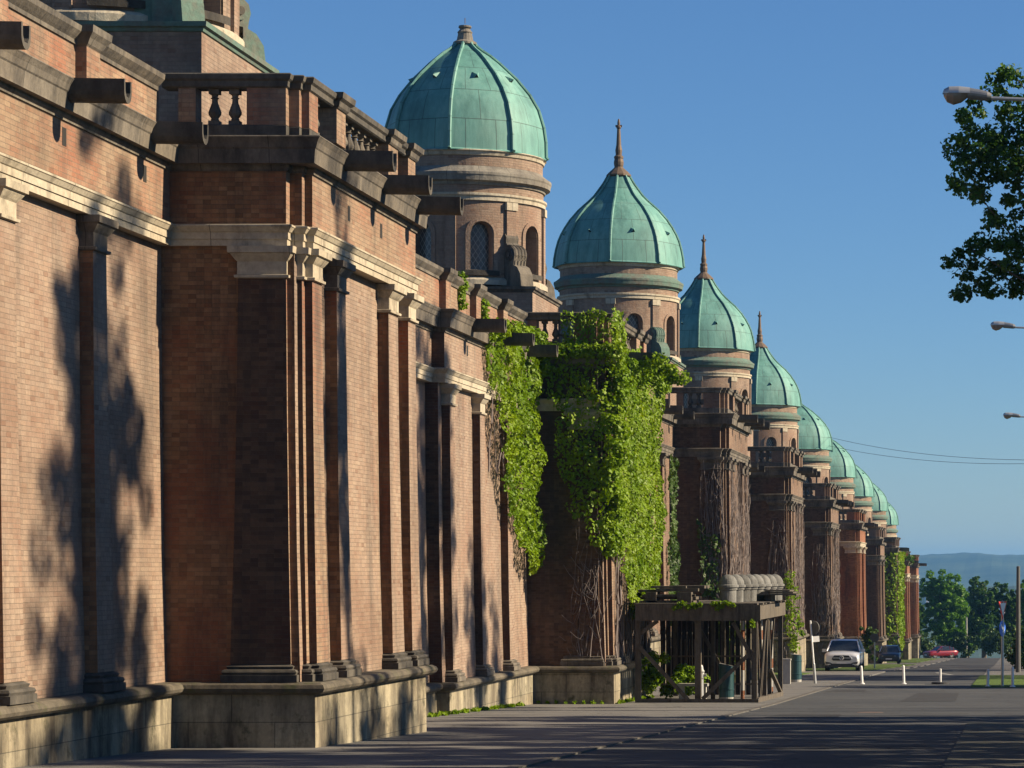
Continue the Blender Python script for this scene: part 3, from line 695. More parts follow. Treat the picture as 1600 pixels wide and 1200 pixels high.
    # strips (flat pilasters) between windows
    for k in range(8):
        a = k * math.pi / 4; c_, s_ = math.cos(a), math.sin(a)
        hw = .16
        for (z0, z1, e, hwk, m) in ((zs, zstr - .24, .06, hw, 'brick'), (zstr - .24, zstr - .02, .10, hw + .03, 'lime')):
            Q = lambda u, r, z: (c_ * r - s_ * u, s_ * r + c_ * u, z)
            r1 = Rd + e; r0 = Rd - .05
            mb.quad([Q(-hwk, r1, z0), Q(hwk, r1, z0), Q(hwk, r1, z1), Q(-hwk, r1, z1)], [(-hwk, z0), (hwk, z0), (hwk, z1), (-hwk, z1)], m)
            for g in (-1, 1): mb.quad([Q(g * hwk, r1, z0), Q(g * hwk, r0, z0), Q(g * hwk, r0, z1), Q(g * hwk, r1, z1)], [(0, z0), (.1, z0), (.1, z1), (0, z1)], m)
            mb.quad([Q(-hwk, r1, z0), Q(hwk, r1, z0), Q(hwk, r0, z0), Q(-hwk, r0, z0)], [(0, 0)] * 4, m)
    # mouldings and upper brick rings
    mb.lathe((0, 0, 0), [(Rd, zstr), (Rd + .06, zstr), (Rd + .06, zstr + .1), (Rd + .10, zstr + .14), (Rd + .10, zstr + .2), (Rd, zstr + .22)], 'lime', 64)
    mb.lathe((0, 0, 0), [(Rd, zstr + .22), (Rd, zc - .03)], 'brick', 64, uvr=Rd)
    mb.lathe((0, 0, 0), [(Rd, zc - .03), (Rd + .05, zc - .03), (Rd + .07, zc + .04), (Rd + .19, zc + .08), (Rd + .21, zc + .2), (Rd + .23, zc + .24), (Rd + .23, zc + .31), (Rd + .16, zc + .35), (Rd + .02, zc + .46), (Rd - .01, zc + .5)], cornice, 64)
    mb.lathe((0, 0, 0), [(Rd - .02, zc + .5), (Rd - .02, -.16)], 'brick', 64, uvr=Rd)
    mb.lathe((0, 0, 0), [(Rd - .02, -.16), (Rd + .02, -.14), (Rd + .04, -.06), (Rd + .09, -.02), (Rd + .06, 0.01), (0, .02)], 'lime', 64)
    mb.lathe((0, 0, 0), [(Rd + .12, -H), (Rd + .12, -H + .14), (Rd + .05, -H + .2), (Rd, -H + .22)], 'lime', 64)
    d = mb.build('drum')
    for k in range(8):
        ac = math.pi / 8 + k * math.pi / 4; s = MB(); n = 8
        for i in range(n):
            a0, a1 = ac - ww + 2 * ww * i / n, ac - ww + 2 * ww * (i + 1) / n
            s.quad([P(Ri + .02, a0, sill), P(Ri + .02, a1, sill), P(Ri + .02, a1, arch(a1, ac)), P(Ri + .02, a0, arch(a0, ac))], [(a0 * Rd, sill), (a1 * Rd, sill), (a1 * Rd, arch(a1, ac)), (a0 * Rd, arch(a0, ac))], 'window')
        s.build('window', d)
    return d
def make_volute(mat):
    """scrolled corner buttress, runs outwards along +x, foot at z=0"""
    s = MB(); out = [(0, 0), (1.15, 0), (1.1, .35), (.95, .55), (.78, .62), (.80, .75), (.84, .9), (.80, 1.06), (.66, 1.17), (.50, 1.2), (.42, 1.28), (.44, 1.42), (.36, 1.54), (.22, 1.58), (.0, 1.5)]
    hw = .21
    for g in (-1, 1): s.face([(x, g * hw, z) for x, z in (out if g > 0 else out[::-1])], mat)
    for a, b_ in zip(out, out[1:] + out[:1]): s.face([(a[0], -hw, a[1]), (b_[0], -hw, b_[1]), (b_[0], hw, b_[1]), (a[0], hw, a[1])], mat, True)
    for yy in (-.16, -.055, .055, .16): s.tube([(x - .005, yy, z) for x, z in out[4:10]], .028, mat, 5)
    for g in (-1, 1):
        s.tube([(.6, g * (hw - .02), .92), (.6, g * (hw + .05), .92)], .17, mat, 12); s.tube([(.6, g * (hw), .92), (.6, g * (hw + .075), .92)], .08, 'darkstone', 10)
        s.tube([(.22, g * (hw - .02), 1.42), (.22, g * (hw + .04), 1.42)], .1, mat, 10)
    return s
DD = [(51.2, 9.12, 12.95, 'round'), (85, 8.0, 11.88, 'round'), (118.3, 8.44, 12.2, 'onion'), (151, 7.5, 11.3, 'onion'), (184.6, 6.5, 10.35, 'onion'), (217, 5.15, 8.96, 'plain'), (250.5, 4.2, 8.0, 'smooth'), (283, 3.4, 7.2, 'smooth'), (315.5, 2.7, 6.5, 'smooth'), (344, 1.7, 5.46, 'smooth')]
protoD = {}; 
for i, (D, zb, zd, kind) in enumerate(DD):
    cx = -15.77; kk = 'smooth' if kind == 'plain' else kind
    if kk not in protoD:
        protoD[kk] = (make_dome(kk), make_drum(2.24 if kk == 'round' else 2.36, 3.8, 'drumstone' if kk == 'round' else 'copperdull', 0))
        d, dr = protoD[kk]
    else: d, dr = copy_tree(protoD[kk][0]), copy_tree(protoD[kk][1])
    for o in (d, dr):
        o.parent = bld; o.location = Vector((cx, D, zd)) - off
    if kind == 'plain':
        for c in list(d.children):
            if c.name.startswith('finial'): bpy.data.objects.remove(c)
    # base block
    mb = MB(); a = 2.33
    dzk = DZ[min(i, 9)]
    mb.box(cx - a, cx + a, D - a, D + a, 6.0 + dzk - .5, zb - .14, 'brick'); o = part(mb, 'base_block')
    lmn = 'copperdull' if i in (0, 2, 3, 4) else 'weathered'
    s = MB(); s.sweep([(cx + a, D - a), (cx + a, D + a), (cx - a, D + a), (cx - a, D - a)], [(0, zb - .16), (.03, zb - .15), (.05, zb - .1), (.10, zb - .08), (.11, zb), (-.6, zb + .06)], lmn, closed=True)
    s.box(cx - a + .3, cx + a - .3, D - a + .3, D + a - .3, zb - .1, zb + .04, lmn)
    s.build('base_ledge', o).location = (0, 0, 0)
    for q in range(4):
        ang = math.pi / 4 + q * math.pi / 2
        vs = make_volute(lmn if i else 'copperdull').build('scroll_buttress', o)
        vs.location = (cx + 1.9 * math.cos(ang), D + 1.9 * math.sin(ang), zb + .02); vs.rotation_euler = (0, 0, ang)
        if i > 4: bpy.data.objects.remove(vs)
# copper clad stepped base of the nearest pavilion
mb = MB(); mb.box(-15.77 - 2.0, -15.77 + 1.9, 49.25, 49.7, 9.15, 9.62, 'copperdull'); mb.box(-14.35, -13.72, 49.15, 50.0, 9.14, 9.95, 'copperdull'); part(mb, 'base_block')
# the arcade continues as a thin end wall
mb = MB(); mb.box(-20, -13.4, 350.6, 352, -12, .6, 'brick_rust'); part(mb, 'brick_wall')

# ------------------------------------------------------------------ foliage helpers
def vnoise(P, scale, seed):
    r = np.random.default_rng(seed); out = np.zeros(len(P))
    for o in range(4):
        k = r.normal(size=(6, P.shape[1])) * scale * (1.7 ** o); ph = r.uniform(0, 6.28, 6)
        out += np.sin(P @ k.T + ph).sum(1) / 6 / (1.4 ** o)
    return out
def leafmesh(name, C, Nn, S, mat, parent=None, stretch=1.0):
    n = len(C); Nn = Nn / np.linalg.norm(Nn, axis=1, keepdims=True)
    rv = rng.normal(size=(n, 3)); U = np.cross(Nn, rv); U /= np.linalg.norm(U, axis=1, keepdims=True) + 1e-9; V = np.cross(Nn, U)
    S = np.asarray(S)[:, None]
    a = C + U * S * .62 * stretch; c = C - U * S * .5 * stretch
    b = C + V * S * .46 + U * S * .05 - Nn * S * .12; d = C - V * S * .46 + U * S * .05 - Nn * S * .12
    vv = np.stack([a, b, c, d], 1).reshape(-1, 3)
    me = bpy.data.meshes.new(name); me.vertices.add(4 * n); me.vertices.foreach_set('co', vv.astype(np.float32).ravel())
    idx = np.arange(n)[:, None] * 4; f = np.concatenate([idx + [0, 1, 2], idx + [0, 2, 3]], 1).reshape(-1)
    me.loops.add(6 * n); me.loops.foreach_set('vertex_index', f.astype(np.int32))
    me.polygons.add(2 * n); me.polygons.foreach_set('loop_start', (np.arange(2 * n) * 3).astype(np.int32)); me.polygons.foreach_set('loop_total', np.full(2 * n, 3, dtype=np.int32))
    me.materials.append(M[mat]); me.update(); me.validate()
    o = bpy.data.objects.new(name, me); COL.objects.link(o)
    if parent: o.parent = parent
    return o
def clumps(cent, rad, per, size, up=0.5, flat=0.8):
    cent = np.asarray(cent); n = len(cent); tot = n * per
    d = rng.normal(size=(tot, 3)); d /= np.linalg.norm(d, axis=1, keepdims=True)
    r = rng.uniform(0.35, 1.0, (tot, 1)) ** .6
    C = np.repeat(cent, per, 0); Rr = np.repeat(np.asarray(rad), per)[:, None]
    P = C + d * r * Rr * np.array([1, 1, flat])
    Nn = d * .7 + rng.normal(size=(tot, 3)) * .5 + np.array([0, 0, up])
    return P, Nn, rng.uniform(.7, 1.25, tot) * size
def ellips(n, c, r, bias=.5):
    d = rng.normal(size=(n, 3)); d /= np.linalg.norm(d, axis=1, keepdims=True)
    return np.array(c) + d * (rng.uniform(0, 1, (n, 1)) ** bias) * np.array(r)
def tree(name, x, y, lumps, ncl, crad, per, size, label, cat='tree', group=None, mat='leaf_tree', tr=.16, filt=None, nb=9, fork=.35):
    t = empty(name, (x, y, zg(y))); tag(t, label, cat, group)
    zb = zg(y); tot = sum(l[1][0] * l[1][1] * l[1][2] for l in lumps); cs = []
    for c, r in lumps: cs.append(ellips(max(3, int(ncl * r[0] * r[1] * r[2] / tot)), c, r))
    cs = np.concatenate(cs)
    if filt is not None: cs = cs[filt(cs)]
    rad = rng.uniform(.6, 1.2, len(cs)) * crad
    P, Nn, S = clumps(cs, rad, per, size)
    if filt is not None and name == 'maple_tree': k = filt(P); P, Nn, S = P[k], Nn[k], S[k]
    o = leafmesh('crown', P - np.array([x, y, zb]), Nn, S, mat, t)
    mb = MB(); top = max(c[2] + r[2] * .3 for c, r in lumps) - zb; cx = np.mean([c[0] for c, r in lumps]) - x; cy = np.mean([c[1] for c, r in lumps]) - y
    pts = [Vector((cx * s_ * s_ + .12 * math.sin(s_ * 5 + x), cy * s_ * s_, top * s_)) for s_ in (0, .15, .35, .55, .75, 1)]
    mb.tube(pts, [tr * 1.35, tr, tr * .85, tr * .65, tr * .42, tr * .15], 'bark', 8)
    pick = rng.choice(len(cs), min(nb, len(cs)), replace=False)
    for i in pick:
        e = Vector(cs[i] - np.array([x, y, zb])); f = random.uniform(fork, .85); k = f * (len(pts) - 1); j = int(k); st = pts[j].lerp(pts[min(j + 1, 5)], k - j)
        if st.z > e.z: st = pts[1].lerp(pts[2], .7)
        md = st.lerp(e, .5) + Vector((0, 0, .12 * (e - st).length))
        mb.tube([st, md, e], [tr * .38, tr * .2, tr * .07], 'bark', 5)
    mb.build('trunk', t)
    return t

# ------------------------------------------------------------------ trees along the right side of the street
# the maple whose boughs hang into the picture at top right
zs_ = np.array([4.9, 5.24, 5.7, 6.2, 6.7, 7.35, 8.2, 8.96, 9.45, 9.83, 10.1]); xs_ = np.array([.6, -1.2, -1.55, -1.2, -.45, -1.1, -1.38, -1.25, -.55, -.3, .9])
def mfilt(P): return P[:, 0] > np.interp(P[:, 2], zs_, xs_) + .10 * np.sin(P[:, 2] * 9) + .06 * np.sin(P[:, 2] * 23 + P[:, 1] * 3)
tree('maple_tree', 3.6, 57, [((2.6, 57, 7.6), (4.6, 1.3, 2.9)), ((-.2, 57, 5.9), (1.7, 1.1, .8)), ((-.1, 57, 8.3), (1.6, 1.1, 1.2))], 520, .24, 68, .088,
     'leafy maple reaching its boughs over the street at the top right corner', filt=mfilt, nb=34, tr=.15)
SH = [  # x, y, centre z, rx, ry, rz, clumps : they stand right of the frame and throw the shadows on walls and road
    (5.2, 43.7, 11.3, 2.0, 2.4, 5.6, 150), (5.6, 42.9, 8.2, 1.9, 3.0, 3.0, 85), (5.4, 49.4, 11.5, .9, .75, 5.0, 34), (5.5, 68.6, 12.0, 1.6, 1.6, 5.6, 70), (5.2, 73.2, 8.4, 1.0, 1.0, 3.6, 22), (5.3, 76.3, 7.4, .9, .9, 3.2, 16)]
for i, (x, y, z, rx, ry, rz, nc) in enumerate(SH):
    tree('street_tree', x, y, [((x, y, z), (rx, ry, rz))], nc, .55, 60, .21, 'tall broadleaf tree on the right-hand verge, out past the picture edge', group='trees along the right-hand verge', tr=.2)
# lower, bushy trees: broken shade over road and pavement
yy = 30.5
while yy < 66:
    rr = random.uniform(1.15, 1.75)
    x = random.uniform(4.0, 6.5)
    t = tree('street_tree', x, yy + rr, [((x, yy + rr, .9), (2.0, rr, 3.1)), ((x + .5, yy + rr, 4.6), (1.8, rr * .95, 2.9))], 100, .55, 52, .22, 'tall broadleaf tree on the right-hand verge, out past the picture edge', group='trees along the right-hand verge', tr=.14)
    yy += 2 * rr + random.choice([-.5, -.4, -.2, .35])
# further on beside the grass
for i, y in enumerate([107.5, 126, 131.5, 137, 159, 164, 171, 183, 197, 212, 228, 245, 263, 282, 302, 325, 350]):
    x = 6.6 + random.uniform(-.5, 1.2) - (1.2 if y > 240 else 0); b = zg(y); h = random.uniform(10.5, 13) if y > 120 else 7.5
    tree('street_tree', x, y, [((x, y, b + h * .62), (3.2, random.uniform(3.4, 4.6), h * .40))], 95, .8, 42, .34, 'tall broadleaf tree on the right-hand verge, out past the picture edge', group='trees along the right-hand verge', tr=.22)
# trees closing the end of the street
def far_tree(x, y, ztop, wdt, label, mat='leaf_far', seed=0, low=2.0):
    b = zg(y); h = ztop - b
    L = [((x, y, b + h * .55), (wdt * .5, wdt * .5, h * .33)), ((x - wdt * .16, y, b + h * .76), (wdt * .3, wdt * .3, h * .2)), ((x + wdt * .2, y, b + h * .68), (wdt * .3, wdt * .3, h * .2)), ((x, y, b + h * .3), (wdt * .42, wdt * .4, h * .22))]
    return tree('broadleaf_tree', x, y, L, 300, wdt * .08, 70, .30, label, mat=mat, tr=.3)
far_tree(-9.4, 405, 1.3, 7.2, 'bright green tree with the highest crown at the end of the street', 'leaf_far')
far_tree(-3.9, 418, .2, 5.8, 'dark rounded tree at the street end, left of the give way sign', 'leaf_tree')
far_tree(-.2, 400, -1.2, 4.2, 'dark green tree at the street end, cut by the right picture edge', 'leaf_tree')
far_tree(-12.9, 398, -2.4, 2.4, 'dark slim tree squeezed against the last brick bay', 'leaf_tree')
far_tree(-6.4, 425, -2.6, 5.4, 'low bright tree filling the dip between the two large crowns', 'leaf_far')
far_tree(3.2, 390, .6, 5.0, 'tall green tree behind the concrete post at the right picture edge', 'leaf_far')
for x, y, wd, hh, lab in ((-11.5, 384, 5, 3.2, 'low dark bush behind the red car'), (-6.8, 388, 5.5, 3.5, 'low dark bush under the bright green trees'), (-2.0, 380, 5.0, 4.2, 'broad dark bush at the street end right of the far lamp'), (2.6, 372, 4.5, 4.5, 'dark bush at the right edge behind the grass verge'), (1.2, 176, 2.2, 2.3, 'dark hedge bush beside the concrete post at the right edge')):
    b = zg(y)
    P, Nn, S = clumps(ellips(60, (0, 0, hh * .5), (wd * .5, 1.5, hh * .5), .6), rng.uniform(.4, .7, 60), 50, .26)
    o = leafmesh('bush', P, Nn, S, 'leaf_ivy_dark'); o.location = (x, y, b); tag(o, lab, 'bush')

# ------------------------------------------------------------------ ivy
def inpoly(P, poly):
    x, y = P[:, 0], P[:, 1]; c = np.zeros(len(P), bool); n = len(poly)
    for i in range(n):
        x0, y0 = poly[i]; x1, y1 = poly[(i + 1) % n]
        if y0 == y1: continue
        k = ((y0 > y) != (y1 > y)) & (x < (x1 - x0) * (y - y0) / (y1 - y0) + x0); c ^= k
    return c
def ivy_patch(plane, poly, at, dens, size, thick=.28, seed=1, thr=-.55, jag=.22):
    """leaves over a wall face. plane 'x': poly in (y, z), leaves out to +x; plane 'y': poly in (x, z), leaves out to -y"""
    A = np.array(poly); lo, hi = A.min(0), A.max(0); n = int((hi[0] - lo[0]) * (hi[1] - lo[1]) * dens)
    P = rng.uniform(lo, hi, (n, 2)); J = P + jag * np.stack([vnoise(P, 1.5, seed + 5), vnoise(P, 1.5, seed + 6)], 1)
    k = inpoly(J, poly); P = P[k]
    nz = vnoise(P, 1.25, seed); k = nz > thr; P, nz = P[k], nz[k]
    cl = vnoise(P * np.array([1.2, .8]), 3.0, seed + 9)
    outd = .04 + thick * np.clip(.45 + .3 * nz + .65 * cl, 0, 1.5) + rng.uniform(0, .05, len(P))
    eps = .05
    gx = vnoise((P + [eps, 0]) * np.array([1.2, .8]), 3.0, seed + 9) - cl; gz = vnoise((P + [0, eps]) * np.array([1.2, .8]), 3.0, seed + 9) - cl
    nn = np.stack([-gx / eps * .36, np.ones(len(P)), -gz / eps * .36 + .32], 1) + rng.normal(size=(len(P), 3)) * (.34 if plane == 'x' else .22)
    if plane == 'x': C = np.stack([at + outd, P[:, 0], P[:, 1]], 1); Nn = np.stack([nn[:, 1], nn[:, 0], nn[:, 2]], 1)
    else: C = np.stack([P[:, 0], at - outd, P[:, 1]], 1); Nn = np.stack([nn[:, 0], -nn[:, 1], nn[:, 2]], 1)
    return C, Nn, rng.uniform(.65, 1.25, len(P)) * size
def join(L): return [np.concatenate([l[i] for l in L]) for i in range(3)]
def stems(paths, rad=.018):
    mb = MB()
    for p in paths: mb.tube(p, rad, 'vine', 4)
    return mb
def vines(plane, u0, u1, z0, z1, at, n, seed=0, rad=(.008, .03), wig=.12, short=.5):
    """dry creeper stems climbing a face"""
    r = random.Random(seed); out = MB()
    for i in range(n):
        u = r.uniform(u0, u1); a = z0; b_ = z1 - (r.random() ** 2) * short * (z1 - z0); m = max(4, int((b_ - a) / .55)); pts = []; ph = r.uniform(0, 6); fr = r.uniform(.5, 2)
        rd = r.uniform(*rad)
        for j in range(m + 1):
            t = j / m; uu = u + wig * math.sin(ph + fr * t * 6) + r.uniform(-.03, .03); o_ = .05 + r.uniform(0, .10); z = a + (b_ - a) * t
            pts.append((at + o_, uu, z) if plane == 'x' else (uu, at - o_, z))
        out.tube(pts, [rd * (1.2 - .8 * j / m) for j in range(m + 1)], 'vine', 4)
        for q in range(3):     # side twigs
            j = r.randint(0, m - 1); p = Vector(pts[j]); d = r.uniform(-.4, .4); l = Vector((r.uniform(0, .12), d, r.uniform(.1, .5))) if plane == 'x' else Vector((d, -r.uniform(0, .12), r.uniform(.1, .5)))
            out.tube([p, p + l * .5 + Vector((0, 0, -.04)), p + l], [.010, .008, .005], 'vine', 3)
    return out
Y1 = 80.5
L = []
# hanging curtain on the wall stretch in front of the second bay
L.append(ivy_patch('x', [(72.9, 6.15), (80.3, 6.5), (80.3, .1), (79.3, -.1), (78.0, .5), (76.2, 1.5), (74.9, 3.1), (73.9, 4.4), (73.2, 5.2)], -13.1, 470, .088, .36, 11, thr=-.75))
P, Nn, S = clumps([(-12.85, y, z) for y, z in ((74, 6.1), (75.3, 6.2), (76.5, 6.25), (77.6, 6.25), (78.6, 6.3), (79.6, 6.3), (80.1, 6.0))], [.34] * 7, 230, .10); L.append((P, Nn, S))
ivyA = join(L)
t = empty('climbing_ivy', (-13.0, 77, zg(77))); tag(t, 'bright green ivy curtain hanging on the sunlit wall left of the second bay', 'ivy')
o = leafmesh('foliage', ivyA[0] - np.array(t.location), ivyA[1], ivyA[2], 'leaf_ivy', t)
for i in range(11): o = vines('x', 73.5 + .55 * i, 73.9 + .55 * i, 2.5, 6.0, -13.12, 1, 3 + i).build('stem', t); o.location = -Vector(t.location)
# the big plant wrapped round the second bay
L = [ivy_patch('y', [(-13.2, 6.1), (-10.9, 6.1), (-10.8, 5.2), (-10.8, .7), (-11.3, .35), (-11.75, 1.0), (-12.1, 1.7), (-12.15, 3.0), (-12.25, 4.2), (-12.9, 4.55), (-13.2, 4.9)], Y1 - .05, 300, .09, .24, 21, thr=-.42, jag=.35),
     ivy_patch('y', [(-12.6, 5.0), (-10.9, 5.0), (-10.8, .8), (-11.3, .5), (-11.9, 1.5), (-12.1, 3.5)], Y1 - .05, 150, .11, .36, 22, thr=-.35, jag=.3),
     ivy_patch('y', [(-12.3, 7.25), (-10.85, 7.2), (-10.85, 6.6), (-11.6, 6.0), (-12.3, 6.05)], Y1 + .1, 420, .085, .2, 23, thr=-.7),
     ivy_patch('x', [(Y1 - .1, 6.2), (Y1 + 8.9, 6.1), (Y1 + 9.3, 3.5), (Y1 + 9.6, .5), (Y1 + 8.6, -1.1), (Y1 + 5, -1.4), (Y1 + 3.4, -1.2), (Y1 + 2.2, -.9), (Y1 + 1.2, .1), (Y1, .6)], -10.98, 430, .088, .38, 24, thr=-.8),
     ivy_patch('x', [(Y1, 7.2), (Y1 + 1.9, 7.2), (Y1 + 2.6, 6.3), (Y1 + 5.2, 6.6), (Y1 + 5.2, 5.9), (Y1, 5.9)], -11.0, 300, .10, .3, 25, thr=-.4)]
cc = []; 
for yo in (1.9, 4.85, 7.75):
    for xx in np.arange(-10.75, -9.75, .22): cc.append((xx, Y1 + yo, 5.95 - .05 * rng.uniform(0, 3)))
cc += [(-10.6 + rng.uniform(-.25, .25), Y1 + rng.uniform(.3, 8.5), 6.0 - rng.uniform(0, .6)) for _ in range(26)]
cc += [(-10.95 + rng.uniform(-.15, .25), Y1 + rng.uniform(-.15, .5), z) for z in np.arange(.6, 6.1, .16)]
cc += [(-12.9 + .2 * rng.uniform(-1, 1), Y1 - .25, 6.0 - rng.uniform(0, .5)) for _ in range(6)] + [(x, Y1 - .3, 6.02) for x in np.arange(-12.7, -10.7, .28)]
P, Nn, S = clumps(cc, rng.uniform(.22, .36, len(cc)), 130, .10); L.append((P, Nn, S))
ivyB = join(L)
t = empty('climbing_ivy', (-11.0, Y1, zg(Y1))); tag(t, 'thick bright green ivy smothering the second projecting bay and its balustrade', 'ivy')
leafmesh('foliage', ivyB[0] - np.array(t.location), ivyB[1], ivyB[2], 'leaf_ivy', t)
mb = vines('x', Y1 + .2, Y1 + 8.0, zg(Y1) + 1.0, 2.0, -10.98, 34, 5, short=.3)
for i in range(14): q = vines('y', -12.0 + .06 * i, -11.9 + .06 * i, -2.5, 1.5, Y1, 1, 6 + i, rad=(.006, .016)).build('stem', t); q.location = -Vector(t.location)
o = mb.build('stem', t); o.location = -Vector(t.location)
# little tufts on the parapet
for (y, z, n) in ((71.2, 6.55, 5), (74.2, 6.5, 3)):
    c = [(-13.3, y + random.uniform(-.2, .2), z + .17 * i - .1) for i in range(n)]
    P, Nn, S = clumps(c, [.17] * n, 90, .09); o = leafmesh('climbing_ivy', P, Nn, S, 'leaf_ivy'); tag(o, 'small ivy tuft spilling over the parapet' + (', the taller of two' if n == 5 else ', the smaller of two'), 'ivy')
# darker ivy on the third bay
Y2 = Yb[2]
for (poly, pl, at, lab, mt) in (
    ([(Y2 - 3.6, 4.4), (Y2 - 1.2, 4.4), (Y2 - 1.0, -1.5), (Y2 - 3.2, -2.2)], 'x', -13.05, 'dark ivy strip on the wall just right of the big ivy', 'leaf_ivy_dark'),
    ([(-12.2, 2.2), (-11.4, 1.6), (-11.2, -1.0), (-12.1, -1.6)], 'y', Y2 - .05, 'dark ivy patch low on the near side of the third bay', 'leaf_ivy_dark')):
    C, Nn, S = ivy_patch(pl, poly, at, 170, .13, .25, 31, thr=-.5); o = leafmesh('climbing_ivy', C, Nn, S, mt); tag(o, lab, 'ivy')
# ivy column on the eighth bay
Y7 = Yb[7]; z7 = zg(Y7)
C = join([ivy_patch('y', [(-12.9, 1.9), (-10.9, 1.9), (-10.9, z7 + .3), (-12.2, z7 + .3), (-12.4, -2)], Y7 - .1, 60, .22, .4, 41), ivy_patch('x', [(Y7, 1.9), (Y7 + 8.4, 1.9), (Y7 + 8.4, z7 + 2), (Y7, z7 + .3)], -10.95, 50, .22, .5, 42)])
o = leafmesh('climbing_ivy', C[0], C[1], C[2], 'leaf_ivy'); tag(o, 'tall narrow column of ivy covering a distant bay from top to foot', 'ivy')
P, Nn, S = clumps([(-11.3 + random.uniform(-.7, .7), Yb[8] + 1 + random.uniform(-1, 3), .95 + random.uniform(-.3, .6)) for _ in range(16)], [.5] * 16, 60, .22)
o = leafmesh('climbing_ivy', P, Nn, S, 'leaf_tree'); tag(o, 'dark bushy ivy on top of the distant bay behind the ivy column', 'ivy')
# dry vines
for k, lab in ((2, 'third'), (3, 'fourth'), (4, 'fifth')):
    y0 = Yb[k]; zb = zg(y0) + .3; zt_ = 4.9 + DZ[k] + .2
    t = empty('dry_vine', (-11, y0, zg(y0))); tag(t, 'tangle of leafless purple-grey vine stems climbing the %s bay' % lab, 'vine', 'dry vines on the far bays')
    for m in (vines('x', y0 + .1, y0 + 8.3, zb, zt_, -11.04, [95, 62, 46][k - 2], 50 + k, rad=(.006, .022), wig=.26), vines('y', -12.1, -11.1, zb, zt_ - (.0 if k == 2 else 1), y0 - .02, 34, 60 + k, rad=(.012, .03))):
        o = m.build('stem', t); o.location = -Vector(t.location)
# bushes and weeds at the foot of the walls
def bush(x, y, w_, h, lab, mat='leaf_ivy', n=24, sz=.1, per=70):
    P, Nn, S = clumps(ellips(n, (0, 0, h * .5), (w_ * .5, w_ * .5, h * .5), .6), rng.uniform(.14, .26, n) * max(1, w_ * .8), per, sz); P[:, 2] = np.abs(P[:, 2])
    o = leafmesh('bush', P, Nn, S, mat); o.location = (x, y, zg(y)); tag(o, lab, 'bush'); return o
bush(-10.25, 84.6, .8, 1.45, 'leafy green bush seen through the left end of the timber shelter', n=26)
bush(-9.75, 87.0, 1.3, 1.1, 'low green bush seen behind the diagonal brace of the shelter', n=30)
bush(-11.3, 150.5, 1.2, 2.6, 'yellow-green shrub standing behind the silver car', sz=.15, n=30).location.z = zg(150.5) + .7
bush(-10.1, 208, 1.3, 3.4, 'dark shrub beside the distant ivy column', 'leaf_ivy_dark', sz=.2, n=26)
bush(-11.0, 113.2, 1.5, 3.2, 'overgrown yellowish shrub at the right end of the shelter', sz=.12, n=40)
def weeds(name, pts, lab, h=.12):
    C = []; 
    for x, y, r_ in pts:
        for _ in range(int(60 * r_ / .3)): C.append((x + random.uniform(-r_, r_) * .3, y + random.uniform(-r_, r_), zg(y) + random.uniform(0.0, h)))
    C = np.array(C); Nn = rng.normal(size=(len(C), 3)); Nn[:, 2] *= .3
    o = leafmesh(name, C, Nn, rng.uniform(.05, .10, len(C)), 'leaf_ivy', stretch=1.6); tag(o, lab, 'weeds', None, 'stuff')
weeds('weeds', [(-12.95, 62 + i * 1.3, .25) for i in range(13)] + [(-10.75, 80.6 + i * .5, .1) for i in range(16)] + [(-12.9 + i * .25, 80.25, .08) for i in range(8)], 'small weeds along the foot of the plinth and the kerb', .06)

# ------------------------------------------------------------------ timber shelter in front of the second bay
sx0, sx1, sy0, sy1 = -10.46, -7.1, 82.0, 91.0
def gz(y): return zg(y)
t = empty('timber_shelter', (-8.8, 86, gz(86))); tag(t, 'ramshackle grey timber shelter with diagonal braces beside the kerb', 'shelter')
T = Vector(t.location)
def tp(mb, name, lab=None): o = mb.build(name, t, lab); o.location = -T; return o
zt0, zt1 = -1.37, -.93
def post(x, y, wd=.14, z1=zt0, lean=0): 
    m = MB(); m.beam((x, y, gz(y) - .05), (x + lean, y, z1), wd, wd, 'wood'); tp(m, 'post')
for x, y, wd, ln in ((-10.4, 82.1, .16, 0), (-10.35, 90.8, .14, 0), (-8.74, 82.2, .17, 0), (-8.6, 84.9, .12, 0), (-7.16, 82.1, .15, 0), (-7.13, 85.0, .12, .05), (-7.18, 87.6, .12, -.08), (-7.12, 90.8, .14, 0), (-8.9, 90.9, .13, 0)): post(x, y, wd, zt0, ln)
for i, (y, ln) in enumerate(((82.9, .16), (83.6, -.10), (84.3, .14), (85.8, -.12), (86.6, .1), (88.4, .16))):
    m = MB(); m.beam((-7.1 - .04 * i, y, gz(y)), (-7.1 - .04 * i + ln, y + .2, zt0 - .02), .05, .13, 'wood'); tp(m, 'plank')
m = MB(); m.box(sx0, sx1 + .12, sy0 - .1, sy0 + .06, zt0, zt1, 'wood'); m.box(sx1 - .05, sx1 + .12, sy0 + .07, sy1, zt0 + .03, zt1 - .02, 'wood'); m.box(sx0, sx0 + .16, sy0 + .07, sy1, zt0, zt1 - .02, 'wood'); tp(m, 'top_beam')
m = MB(); m.box(sx0, sx1 + .06, sy0 - .02, sy0 + .1, gz(82) - .02, gz(82) + .10, 'wood'); m.beam((sx1, 82.1, gz(82) + .06), (sx1, 90.9, gz(91) + .06), .14, .12, 'wood'); tp(m, 'sill_beam')
